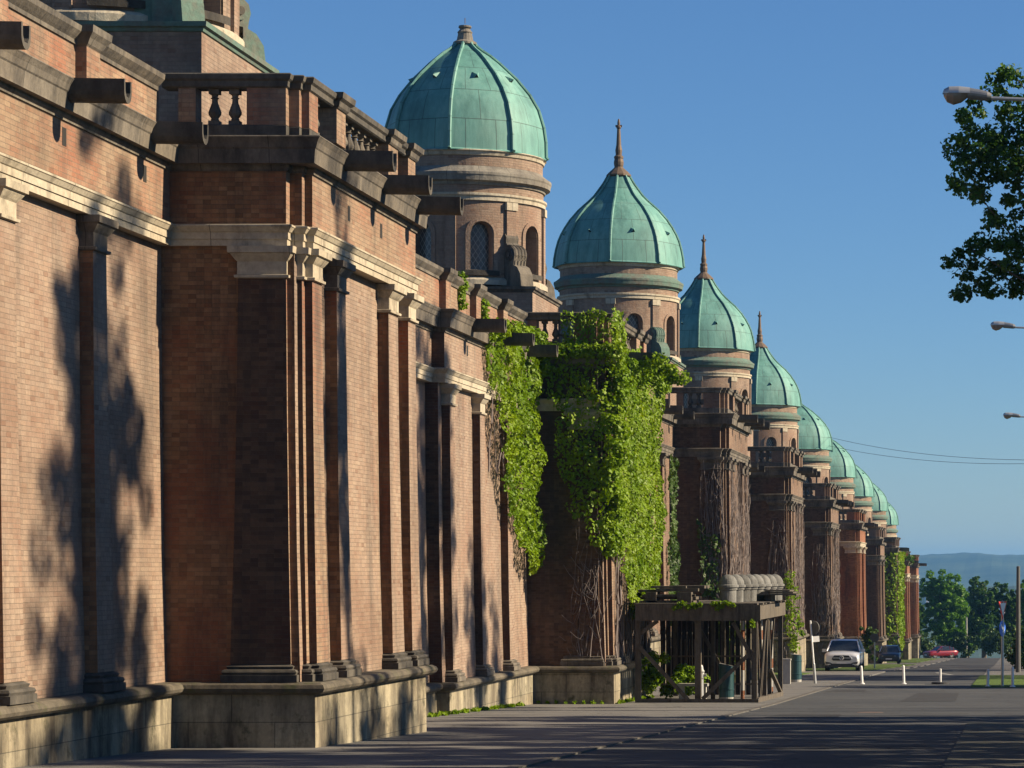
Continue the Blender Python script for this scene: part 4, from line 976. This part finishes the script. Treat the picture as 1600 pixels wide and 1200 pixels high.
for a, b_ in (((-10.36, 82.0, -2.1), (-9.0, 82.0, gz(82) + .08)), ((-8.6, 82.02, gz(82) + .1), (-7.2, 82.02, -2.2)), ((-10.36, 82.05, -1.75), (-9.85, 82.05, zt0)), ((-7.75, 82.05, -1.42), (-7.2, 82.05, -2.45)), ((-9.8, 90.6, zt0), (-8.9, 90.6, -3.0)), ((-7.1, 86.8, -2.9), (-7.1, 90.7, gz(90.7) + .1))):
    m = MB(); m.beam(a, b_, .11, .07, 'wood'); tp(m, 'brace')
m = MB()
for i in range(22): m.box(sx0 - .05, sx1 + .1 + random.uniform(-.1, .1), sy0 + i * .41, sy0 + i * .41 + .37, zt1 + .0 + random.uniform(0, .02), zt1 + .045, 'wood')
tp(m, 'plank_roof')
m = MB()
for i in range(18): m.box(-10.85 + i * .165, -10.70 + i * .165, 91.1, 91.13, gz(91) + .02, zt0 + random.uniform(-.04, .0), 'shadeboard')
tp(m, 'added_board_screen', 'added dark board screen standing in for shade at the back')  # screen added to darken the view through the shelter
# ivy trailing on the front beam
c = [(random.uniform(-9.4, -7.7), 81.85, zt1 + random.uniform(-.12, .06)) for _ in range(22)] + [(-7.2, 81.85, zt0 + random.uniform(-.25, .1)) for _ in range(4)]
P, Nn, S = clumps(c, [.09] * len(c), 26, .075); o = leafmesh('climbing_ivy', P, Nn, S, 'leaf_ivy'); tag(o, 'thin ivy trailing along the front beam of the shelter', 'ivy')
c = [(-7.35 + random.uniform(-.12, .12), 99 + random.uniform(-.8, .8), z) for z in np.arange(-2.6, .0, .12)]
P, Nn, S = clumps(c, [.19] * len(c), 26, .095); o = leafmesh('climbing_ivy', P, Nn, S, 'leaf_ivy'); tag(o, 'yellowish ivy clump climbing at the right end of the shelter', 'ivy')
# planks stacked on the roof
t2 = empty('plank_stack', (-9.3, 83.5, zt1 + .05)); tag(t2, 'pile of weathered boards lying on the shelter roof', 'planks')
for i, (x0, x1, y0, z) in enumerate(((-1.15, .35, -.6, .0), (-1.2, .4, -.4, .09), (-1.1, .3, -.55, .17), (-.75, .45, -.3, .32), (-.9, .1, -.2, .41), (-.3, .6, 0, .40), (-1.5, -.6, .1, .30))):
    m = MB(); m.box(x0, x1, y0, y0 + 1.4, z, z + .06 + .02 * (i % 2), 'wood'); m.build('board', t2)
m = MB(); m.box(-.1, .3, -.7, .3, .0, .3, 'wood'); m.build('bearer', t2); m = MB(); m.box(-1.0, -.7, -.6, .3, .01, .3, 'wood'); m.build('bearer', t2)
t2 = empty('plank_stack', (-7.2, 88, zt1 + .05)); tag(t2, 'few boards jutting over the right end of the shelter roof', 'planks')
for i in range(3): m = MB(); m.box(-.3 + i * .08, .85 - i * .12, -1 + i * .3, .8 + i * .3, .18 + i * .055, .22 + i * .055, 'wood'); m.build('board', t2)
m = MB(); m.box(-.1, .1, -.8, .6, 0, .18, 'wood'); m.build('bearer', t2)
# eight round-headed cast caps in a row
capp = None
for i in range(8):
    f = i / 7; x = -8.1 + f * .80; y = 84.2 + f * 6.6
    if capp is None:
        capp = empty('domed_cap', (0, 0, 0)); s = MB()
        s.lathe((0, 0, 0), [(.24, 0), (.24, .34), (.27, .36), (.27, .42)], 'capstone', 24); s.build('body', capp)
        s = MB(); s.lathe((0, 0, 0), [(.27, .42), (.31, .43), (.31, .49), (.27, .51)], 'capstone', 24); s.build('collar', capp)
        s = MB(); s.lathe((0, 0, 0), [(.27, .5)] + [(.27 * math.cos(a), .5 + .30 * math.sin(a)) for a in [math.pi / 2 * j / 8 for j in range(1, 9)]], 'capstone', 24); s.build('cupola', capp); c_ = capp
    else: c_ = copy_tree(capp)
    c_.location = (x, y, zt1 + .05)
    tag(c_, ['largest-looking grey domed cap, nearest in the row on the shelter roof', 'second grey domed cap from the left on the shelter', 'third grey domed cap from the left on the shelter', 'fourth grey domed cap from the left on the shelter', 'fifth grey domed cap from the left on the shelter', 'sixth grey domed cap from the left on the shelter', 'seventh grey domed cap from the left on the shelter', 'last grey domed cap at the right end of the row'][i], 'cap', 'domed caps in a row on the shelter roof')

# ------------------------------------------------------------------ street furniture
def bin_(x, y, h, r, lab, slant):
    t = empty('litter_bin', (x, y, zg(y))); tag(t, lab, 'bin')
    s = MB(); s.lathe((0, 0, 0), [(0, .0), (r * .95, .0), (r, .1), (0, .1)], 'concrete', 20); s.build('base', t)
    s = MB(); n = 20
    for i in range(n):
        a0, a1 = 2 * math.pi * i / n, 2 * math.pi * (i + 1) / n; zt = lambda a: h + slant * math.cos(a - math.pi)
        s.quad([(r * math.cos(a0), r * math.sin(a0), .1), (r * math.cos(a1), r * math.sin(a1), .1), (r * math.cos(a1), r * math.sin(a1), zt(a1)), (r * math.cos(a0), r * math.sin(a0), zt(a0))], [(0, 0)] * 4, 'teal', True)
        s.quad([(r * .92 * math.cos(a0), r * .92 * math.sin(a0), h * .6), (r * .92 * math.cos(a1), r * .92 * math.sin(a1), h * .6), (r * .92 * math.cos(a1), r * .92 * math.sin(a1), zt(a1)), (r * .92 * math.cos(a0), r * .92 * math.sin(a0), zt(a0))], [(0, 0)] * 4, 'black', True)
        s.quad([(r * .92 * math.cos(a0), r * .92 * math.sin(a0), zt(a0)), (r * .92 * math.cos(a1), r * .92 * math.sin(a1), zt(a1)), (r * 1.03 * math.cos(a1), r * 1.03 * math.sin(a1), zt(a1) + .01), (r * 1.03 * math.cos(a0), r * 1.03 * math.sin(a0), zt(a0) + .01)], [(0, 0)] * 4, 'galv')
    for zz in (.3, h * .75): s.lathe((0, 0, zz), [(r, 0), (r + .012, .01), (r + .012, .04), (r, .05)], 'teal', 20)
    s.build('drum', t)
bin_(-8.18, 84.6, 1.02, .22, 'dark teal litter bin with a slanting top, standing inside the shelter', .05)
bin_(-8.55, 117, 1.08, .22, 'dark teal litter bin on the pavement right of the shelter', .03)
# hydrant
s = empty('hydrant', (-8.85, 84.0, zg(84))); tag(s, 'slim grey fire hydrant with a domed head inside the shelter', 'hydrant')
m = MB(); m.lathe((0, 0, 0), [(.12, 0), (.12, .06), (.075, .09), (.07, .62), (.085, .66), (.085, .8), (.10, .82), (.10, .86), (.07, .9), (.06, .98), (.03, 1.03), (0, 1.04)], 'galv', 16); m.build('barrel', s)
for g in (-1, 1): m = MB(); m.tube([(0, 0, .74), (g * .15, 0, .74)], [.045, .05], 'galv', 10); m.build('outlet', s)
# stone bench
s = empty('stone_bench', (-9.35, 86.5, zg(86.5))); tag(s, 'short pale stone bench in the shade of the shelter', 'bench')
m = MB(); m.box(-.45, .45, -.22, .22, .38, .46, 'concrete'); m.build('seat', s)
for x in (-.33, .33): m = MB(); m.box(x - .07, x + .07, -.17, .17, 0, .38, 'concrete'); m.build('leg', s)
# red and white posts
pr = None
for i, (x, y) in enumerate(((-7.72, 84.6), (-7.42, 84.9), (-7.6, 89.4), (-7.35, 90.2))):
    if pr is None:
        pr = empty('barrier_post', (0, 0, 0))
        for j in range(8): m = MB(); m.lathe((0, 0, j * .29), [(.055, 0), (.055, .29)] if j < 7 else [(.055, 0), (.055, .29), (0, .3)], 'concrete' if j % 3 else 'brick_rust', 10); m.build('band', pr)
        q = pr
    else: q = copy_tree(pr)
    q.location = (x, y, zg(y)); tag(q, ['leftmost red and white striped post under the shelter', 'red and white striped post right beside the leftmost striped one', 'red and white striped post deep inside the shelter', 'red and white striped post at the right end of the shelter'][i], 'post', 'striped posts at the shelter')
# iron railing behind the shelter
s = empty('iron_railing', (-9.2, 90.2, zg(90.2))); tag(s, 'rusty iron railing with thin upright bars behind the shelter', 'railing')
m = MB()
for i in range(22): m.box(-1.5 + i * .14, -1.48 + i * .14, -.01, .01, .1, 1.75, 'iron')
m.build('bar', s); m = MB(); m.box(-1.55, 1.5, -.02, .02, .35, .40, 'iron'); m.box(-1.55, 1.5, -.02, .02, 1.2, 1.25, 'iron'); m.build('rail', s)
# concrete stub
m = MB(); m.box(-.14, .14, -.14, .14, -.05, .9, 'concrete'); m.box(-.16, .16, -.16, .16, .9, .96, 'concrete'); o = m.build('concrete_stub'); o.location = (-8.55, 112.2, zg(112.2)); tag(o, 'short pale concrete stub left of the outdoor litter bin', 'post')
# bollards
bo = None
for i, (x, y, h, lean) in enumerate(((-5.72, 113, .70, -.06), (-4.12, 113, .72, -.03), (-.85, 106.5, .62, 0.02), (.05, 106, .72, .0))):
    if bo is None:
        bo = empty('bollard', (0, 0, 0)); m = MB(); m.lathe((0, 0, 0), [(.05, 0), (.05, .66), (.035, .7), (0, .71)], 'white', 12); m.build('tube', bo)
        m = MB(); m.lathe((0, 0, 0), [(.10, 0), (.10, .03), (.06, .05)], 'white', 12); m.build('foot', bo); q = bo
    else: q = copy_tree(bo)
    q.location = (x, y, zg(y) - (.022 if x < -1 else 0)); q.scale = (1, 1, h / .7); q.rotation_euler = (0, lean, 0)
    tag(q, ['white bollard in front of the silver car, nearest the kerb', 'white bollard alone in the middle of the road', 'short bollard on the grass left of the give way sign', 'bollard on the grass right of the give way sign'][i], 'bollard', 'bollards across the road')
# central island with broken post
s = empty('traffic_island', (-2.72, 113, zg(113) - .036)); tag(s, 'small low traffic island in the road with a battered post', 'traffic island')
m = MB(); m.lathe((0, 0, 0), [(.34, 0), (.34, .07), (.30, .10), (0, .10)], 'black', 16); m.build('base', s)
m = MB(); m.lathe((0, 0, .1), [(.045, 0), (.045, .5), (0, .51)], 'white', 10); m.build('post', s)
# leaning sign by the shelter, seen from behind
s = empty('road_sign', (-7.52, 113, zg(113))); tag(s, 'leaning white post with a round sign and a small plate seen from behind', 'sign')
s.rotation_euler = (0, R(-4.5), 0)
m = MB(); m.lathe((0, 0, 0), [(.035, 0), (.035, 2.42), (0, 2.43)], 'white', 10); m.build('post', s)
m = MB(); m.lathe((0, 0, 0), [(.055, 0), (.055, .75), (.04, .78)], 'galv', 10); m.build('sleeve', s)
def disc(r, m_, th=.015, seg=24):
    d = MB(); d.quad([(r * math.cos(2 * math.pi * i / seg), -th, r * math.sin(2 * math.pi * i / seg)) for i in range(seg)], [(0, 0)] * seg, m_)
    d.quad([(r * math.cos(-2 * math.pi * i / seg), th, r * math.sin(-2 * math.pi * i / seg)) for i in range(seg)], [(0, 0)] * seg, m_)
    for i in range(seg):
        a0, a1 = 2 * math.pi * i / seg, 2 * math.pi * (i + 1) / seg
        d.quad([(r * math.cos(a0), -th, r * math.sin(a0)), (r * math.cos(a1), -th, r * math.sin(a1)), (r * math.cos(a1), th, r * math.sin(a1)), (r * math.cos(a0), th, r * math.sin(a0))], [(0, 0)] * 4, m_)
    return d
o = disc(.25, 'signback').build('disc', s); o.location = (.13, .06, 2.15); o.rotation_euler = (0, 0, R(-38))
m = MB(); m.box(-.15, .15, -.012, .012, -.11, .11, 'white'); o = m.build('plate', s); o.location = (.14, .06, 1.70); o.rotation_euler = (0, 0, R(20))
s = empty('road_sign', (-8.45, 182, zg(182))); tag(s, 'grey post with a round grey sign back between the two parked cars', 'sign')
m = MB(); m.lathe((0, 0, 0), [(.045, 0), (.045, 2.1), (0, 2.12)], 'galv', 10); m.build('post', s)
o = disc(.27, 'signback').build('disc', s); o.location = (0, -.05, 1.9)
# give way sign and blue arrow sign, turned almost edge-on
s = empty('road_sign', (-.32, 107, zg(107))); tag(s, 'red and white give way triangle above a round blue arrow sign on a steel post', 'sign')
m = MB(); m.lathe((0, 0, 0), [(.05, 0), (.05, 3.1), (0, 3.12)], 'galv', 10); m.build('post', s)
def plate(poly, m_, y):
    d = MB(); d.face([(x, y, z) for x, z in poly], m_); return d
tri = lambda r: [(-r * .93, r * .5), (0, -r * 1.07), (r * .93, r * .5)]
def prism(poly, m_, y0, y1):
    d = MB(); d.quad([(x, y0, z) for x, z in poly], [(0, 0)] * len(poly), m_); d.quad([(x, y1, z) for x, z in reversed(poly)], [(0, 0)] * len(poly), m_)
    for a, b_ in zip(poly, poly[1:] + poly[:1]): d.quad([(a[0], y0, a[1]), (b_[0], y0, b_[1]), (b_[0], y1, b_[1]), (a[0], y1, a[1])], [(0, 0)] * 4, m_)
    return d
h = empty('head_pivot'); bpy.data.objects.remove(h)
rz = R(68)
o = prism(tri(.42), 'redpaint', -.02, .0).build('give_way_plate', s); o.location = (0, -.06, 2.88); o.rotation_euler = (0, 0, rz)
o2 = prism(tri(.29), 'white', -.026, -.021).build('white_field', o)
o = disc(.29, 'bluepaint', .01).build('blue_disc', s); o.location = (0, -.06, 2.1); o.rotation_euler = (0, 0, rz)
o2 = prism([(-.17, .12), (-.12, .17), (.06, -.01), (.13, .06), (.15, -.15), (-.06, -.13), (.0, -.07)], 'white', -.016, -.011).build('arrow', o)
# concrete post on the right edge and far lamp
m = MB(); m.lathe((0, 0, 0), [(.13, 0), (.09, 5.4), (0, 5.42)], 'signback', 12); o = m.build('concrete_post'); o.location = (.36, 150, zg(150)); tag(o, 'tall grey concrete post at the right picture edge', 'post')
def lamp(x, y, zh, arm, lab, scale=1.0):
    t = empty('street_lamp', (x + arm, y, zg(y))); tag(t, lab, 'street lamp', 'street lamps reaching over the road')
    z = zh - zg(y)
    m = MB(); m.lathe((0, 0, 0), [(.12, 0), (.11, 1.0), (.07, z - .8), (.05, z - .4)], 'galv', 12); m.build('pole', t)
    m = MB(); m.tube([(0, 0, z - .6), (-.15, 0, z - .3), (-.5, 0, z - .16), (-arm + .9, 0, z - .06), (-arm + .55, 0, z)], .035, 'galv', 8); m.build('arm', t)
    # head: lid, neck, glass bowl, pointing to -x
    def loft(secs, mt, n=16):
        b_ = MB(); rings = []
        for (xx, zc, ry, rz_, half) in secs:
            rings.append([(xx, ry * math.cos(a), zc + rz_ * math.sin(a)) for a in [half[0] + (half[1] - half[0]) * i / n for i in range(n + 1)]])
        for i in range(len(rings) - 1):
            for k in range(n): b_.quad([rings[i][k], rings[i][k + 1], rings[i + 1][k + 1], rings[i + 1][k]], [(0, 0)] * 4, mt, True)
        b_.quad(rings[0], [(0, 0)] * (n + 1), mt); b_.quad(rings[-1][::-1], [(0, 0)] * (n + 1), mt)
        return b_
    hx = -arm
    up = (0, math.pi); full = (0, 2 * math.pi); dn = (math.pi, 2 * math.pi)
    loft([(hx, z + .02, .03, .02, up), (hx + .03, z + .02, .09, .09, up), (hx + .12, z + .02, .14, .135, up), (hx + .3, z + .02, .15, .14, up), (hx + .5, z + .02, .13, .12, up)], 'galv').build('lid', t)
    loft([(hx + .02, z + .018, .05, .04, dn), (hx + .08, z + .018, .12, .15, dn), (hx + .2, z + .018, .14, .2, dn), (hx + .34, z + .018, .13, .16, dn), (hx + .46, z + .018, .10, .07, dn)], 'lampglass').build('bowl', t)
    loft([(hx + .46, z + .03, .11, .11, full), (hx + .7, z + .0, .10, .10, full), (hx + .82, z - .02, .09, .09, full), (hx + .9, z - .03, .06, .06, full)], 'greymetal').build('housing', t)
    return t
lamp(-1.26, 54, 8.74, 3.9, 'nearest street lamp head, against the sky in front of the maple')
lamp(-.75, 106, 8.85, 4.0, 'second street lamp head, just below the maple boughs')
lamp(-.42, 152, 8.05, 4.2, 'third and smallest street lamp head, low at the right edge')
t = empty('street_lamp', (-6.3, 415, zg(415))); tag(t, 'distant street lamp at the end of the road, before the green trees', 'street lamp')
m = MB(); m.lathe((0, 0, 0), [(.16, 0), (.1, 7.2)], 'concrete', 10); m.build('pole', t); m = MB(); m.tube([(0, 0, 7.2), (-.6, 0, 7.6), (-1.1, 0, 7.6)], .07, 'galv', 6); m.build('arm', t); m = MB(); m.lathe((-1.2, 0, 7.55), [(0, -.15), (.35, -.05), (.3, .12), (0, .18)], 'white', 12); m.build('head', t)
# overhead wires
for lab, za, zb_ in (('upper overhead wire crossing the sky at the right', 9.95, 6.35), ('lower overhead wire crossing the sky at the right', 9.3, 6.2)):
    m = MB(); pts = []
    for i in range(15):
        f = i / 14; x = -13.6 + f * 17; y = 217 - f * 50
        pts.append((x, y, za + (zb_ - za) * f - 1.2 * 4 * f * (1 - f) * .45))
    m.tube(pts, .013, 'black', 5); o = m.build('overhead_wire'); tag(o, lab, 'wire')

# ------------------------------------------------------------------ cars
def car(name, loc, rz, paint, label, L_=4.6, W=1.88, H=1.62, suv=True, plate_w=True):
    t = empty(name, loc, rz); tag(t, label, 'car')
    hw = W / 2; bel = H * .60
    # body stations along y: (y, half width, z low, z shoulder, z top centre)
    st = [(0.0, hw * .86, .34, .74, .82), (.05, hw * .93, .27, .82, .90), (.2, hw * .98, .24, .89, .96), (.6, hw, .24, .94, 1.0), (1.15, hw, .24, .97, 1.05), (L_ * .38, hw, .24, .98, 1.04), (L_ * .62, hw, .24, 1.0, 1.04), (L_ * .85, hw * .98, .26, 1.02, 1.06), (L_ * .96, hw * .93, .32, 1.0, 1.04), (L_, hw * .84, .42, .92, .96)]
    k = (H / 1.62); st = [(a, b_, c * k, d * k, e * k) for a, b_, c, d, e in st]
    rings = []
    for y, w2, zl, zs2, zt in st:
        half = [(w2 * .82, zl), (w2 * .96, zl + .08), (w2, zl + .22), (w2 * 1.0, (zl + zs2) / 2 + .08), (w2 * .985, zs2 - .06), (w2 * .93, zs2), (w2 * .6, zt - .01), (0, zt)]
        rings.append([(-x, y, z) for x, z in half] + [(x, y, z) for x, z in half[-2::-1]])
    m = MB()
    for i in range(len(rings) - 1):
        for j in range(len(rings[0]) - 1): m.quad([rings[i][j], rings[i + 1][j], rings[i + 1][j + 1], rings[i][j + 1]], [(0, 0)] * 4, paint, True)
        m.quad([rings[i][0], rings[i][-1], rings[i + 1][-1], rings[i + 1][0]], [(0, 0)] * 4, 'trim')
    m.quad(rings[0], [(0, 0)] * len(rings[0]), paint); m.quad(rings[-1][::-1], [(0, 0)] * len(rings[0]), paint)
    m.build('body', t, merge=True)
    # greenhouse
    z0 = 1.02 * k; cab = [(1.15, .86, z0, z0), (1.95 if suv else 1.9, .80, z0, H - .07), (2.3, .79, z0, H - .005), (L_ * .72, .79, z0, H - .02), (L_ * (.90 if suv else .84), .80, z0, H - .14), (L_ * .97, .84, z0 + .0, z0 + .02)]
    g = MB(); rf = MB(); R_ = []
    for y, f, za, zb2 in cab:
        b0, b1 = hw * .93, hw * (.93 - .19 * min(1, (zb2 - za) / .5)); R_.append([(-b0, y, za), (-b1, y, zb2 - .0), (-b1 * .5, y, zb2 + .02), (b1 * .5, y, zb2 + .02), (b1, y, zb2), (b0, y, za)])
    for i in range(len(R_) - 1):
        top = paint if 1 <= i <= 3 else 'glasscar'
        a, b_ = R_[i], R_[i + 1]
        for j in range(5):
            mt = top if 1 <= j <= 3 else 'glasscar'
            (rf if mt == paint else g).quad([a[j], b_[j], b_[j + 1], a[j + 1]], [(0, 0)] * 4, mt, False)
    g.build('window', t); rf.build('roof', t)
    m = MB()
    for sgn in (-1, 1):
        for i in (0, 1, 3, 4): m.tube([R_[i][0 if sgn < 0 else 5], R_[i + 1][1 if sgn < 0 else 4]] if i in (0,) else [R_[i][0 if sgn < 0 else 5], R_[i][1 if sgn < 0 else 4]], .035, paint, 5)
        m.tube([R_[0][1 if sgn < 0 else 4], R_[1][1 if sgn < 0 else 4]], .04, paint, 5)
    m.build('pillar', t)
    # wheels
    wr = .37 * k
    for sx in (-1, 1):
        for wy in (.88, L_ - .95):
            w_ = MB(); tw = .24
            prof = [(wr * .62, -tw / 2), (wr * .95, -tw / 2), (wr, -tw / 2 + .03), (wr, tw / 2 - .03), (wr * .95, tw / 2), (wr * .62, tw / 2)]
            for i in range(24):
                a0, a1 = 2 * math.pi * i / 24, 2 * math.pi * (i + 1) / 24
                for (r0, x0), (r1, x1) in zip(prof, prof[1:]): w_.quad([(x0, r0 * math.cos(a0), r0 * math.sin(a0)), (x0, r0 * math.cos(a1), r0 * math.sin(a1)), (x1, r1 * math.cos(a1), r1 * math.sin(a1)), (x1, r1 * math.cos(a0), r1 * math.sin(a0))], [(0, 0)] * 4, 'black', True)
            wo = w_.build('wheel', t); wo.location = (sx * (hw - .13), wy, wr)
            r_ = MB(); xx = sx * (tw / 2 - .02)
            for i in range(10):
                a = 2 * math.pi * i / 10; b2 = a + .28
                r_.quad([(xx, .05 * math.cos(a), .05 * math.sin(a)), (xx, wr * .62 * math.cos(a), wr * .62 * math.sin(a)), (xx, wr * .62 * math.cos(b2), wr * .62 * math.sin(b2)), (xx, .05 * math.cos(b2), .05 * math.sin(b2))], [(0, 0)] * 4, 'galv')
            r_.quad([(xx - sx * .04, wr * .63 * math.cos(2 * math.pi * i / 20), wr * .63 * math.sin(2 * math.pi * i / 20)) for i in range(20)], [(0, 0)] * 20, 'black')
            r_.build('rim', wo)
            ar = MB(); ar.lathe((0, 0, 0), [(wr + .05, -.02), (wr + .05, .02)], 'black', 24)
            for i in range(14):
                a0, a1 = math.pi * i / 14 , math.pi * (i + 1) / 14; ro = wr + .055; xo = sx * .135
                ar = ar
    # face
    m = MB(); gy = -.012
    m.face([(-hw * .46, .03, .42 * k), (hw * .46, .03, .42 * k), (hw * .52, .02, .55 * k), (hw * .50, .0, .74 * k), (hw * .40, .03, .80 * k), (-hw * .40, .03, .80 * k), (-hw * .50, .0, .74 * k), (-hw * .52, .02, .55 * k)], 'trim') if False else None
    if suv:
        gp = [(-.40, .84), (-.50, .74), (-.56, .62), (-.46, .56), (.46, .56), (.56, .62), (.50, .74), (.40, .84)]
        m.quad([(hw * a, -.045, b_ * k) for a, b_ in gp], [(0, 0)] * 8, 'trim')
        for a, b_ in zip(gp, gp[1:] + gp[:1]): m.face([(hw * a[0], -.045, a[1] * k), (hw * b_[0], -.045, b_[1] * k), (hw * b_[0], .15, b_[1] * k), (hw * a[0], .15, a[1] * k)], 'lens')
    else: m.box(-hw * .50, hw * .50, -.03, .05, .50 * k, .70 * k, 'trim')
    gr = m.build('grille', t)
    if suv:
        m = MB(); n = 20; rr = .10
        pts = [(rr * math.cos(2 * math.pi * i / n), -.07, .70 + rr * math.sin(2 * math.pi * i / n)) for i in range(n + 1)]; m.tube(pts, .014, 'lens', 5)
        for a in (90, 210, 330): m.tube([(0, -.07, .70), (rr * math.cos(R(a)), -.07, .70 + rr * math.sin(R(a)))], [.016, .005], 'lens', 5)
        m.build('emblem', gr)
        m = MB(); m.box(-hw * .48, -.12, -.065, -.046, .685, .715, 'lens'); m.box(.12, hw * .48, -.065, -.046, .685, .715, 'lens'); m.build('grille_bar', gr)
    for sgn in (-1, 1):
        m = MB(); a = hw * .53; b_ = hw * .93
        m.face([(sgn * a, -.03, .70 * k), (sgn * b_, .06, .68 * k), (sgn * b_ * 1.02, .16, .84 * k), (sgn * a, .04, .82 * k)], 'lens')
        m.face([(sgn * a, -.01, .66 * k), (sgn * a, .06, .79 * k), (sgn * a, .2, .79 * k), (sgn * a, .2, .66 * k)], 'trim'); m.build('headlight', t)
        m = MB(); m.face([(sgn * hw * .52, -.03, .40 * k), (sgn * hw * .88, -.02, .38 * k), (sgn * hw * .94, .04, .52 * k), (sgn * hw * .86, .0, .50 * k), (sgn * hw * .64, -.03, .46 * k)], 'trim'); m.build('air_intake', t)
        m = MB(); m.box(sgn * (hw - .02), sgn * (hw + .20), 1.42, 1.54, .98 * k, 1.14 * k, paint); m.build('wing_mirror', t)
    m = MB(); m.box(-hw * .62, hw * .62, -.03, .1, .22 * k, .40 * k, 'trim'); m.box(-hw * .9, hw * .9, .0, .3, .20 * k, .30 * k, 'trim'); m.build('lower_bumper', t)
    m = MB(); m.box(-.26, .26, -.045, -.032, .40 * k, .50 * k, 'white'); m.build('number_plate', t)
    for sgn in (-1, 1): m = MB(); m.box(sgn * hw * .55, sgn * hw * .9, L_ - .06, L_ + .01, .75 * k, .9 * k, 'redpaint'); m.build('tail_light', t)
    return t
car('parked_car', (-8.93, 155, zg(155)), R(-1), 'silver', 'silver SUV with a star grille, parked on the pavement facing the camera')
car('parked_car', (-10.1, 243, zg(243)), 0, 'darkblue', 'dark blue saloon parked in the shade behind the silver SUV', 4.5, 1.8, 1.48, False)
car('parked_car', (-10.6, 366, zg(368)), R(-58), 'redcar', 'dark red hatchback parked side-on at the far end of the arcade', 4.2, 1.75, 1.5, False)

# ------------------------------------------------------------------ air
mb = MB(); mb.box(-9000, 4500, -60, 9000, -126, 62, 'lime')
hz_o = mb.build('haze'); hz_o['kind'] = 'stuff'; tag(hz_o, 'thin blue summer haze filling the air over street and valley', 'haze', None, 'stuff')
m = bpy.data.materials.new('haze'); m.use_nodes = True; t = m.node_tree; t.nodes.clear()
ov = t.nodes.new('ShaderNodeOutputMaterial'); pv = t.nodes.new('ShaderNodeVolumePrincipled')
pv.inputs['Color'].default_value = (0.17, 0.45, 0.86, 1); pv.inputs['Density'].default_value = 0.00013; pv.inputs['Anisotropy'].default_value = 0.1
t.links.new(pv.outputs[0], ov.inputs['Volume']); hz_o.data.materials.clear(); hz_o.data.materials.append(m)
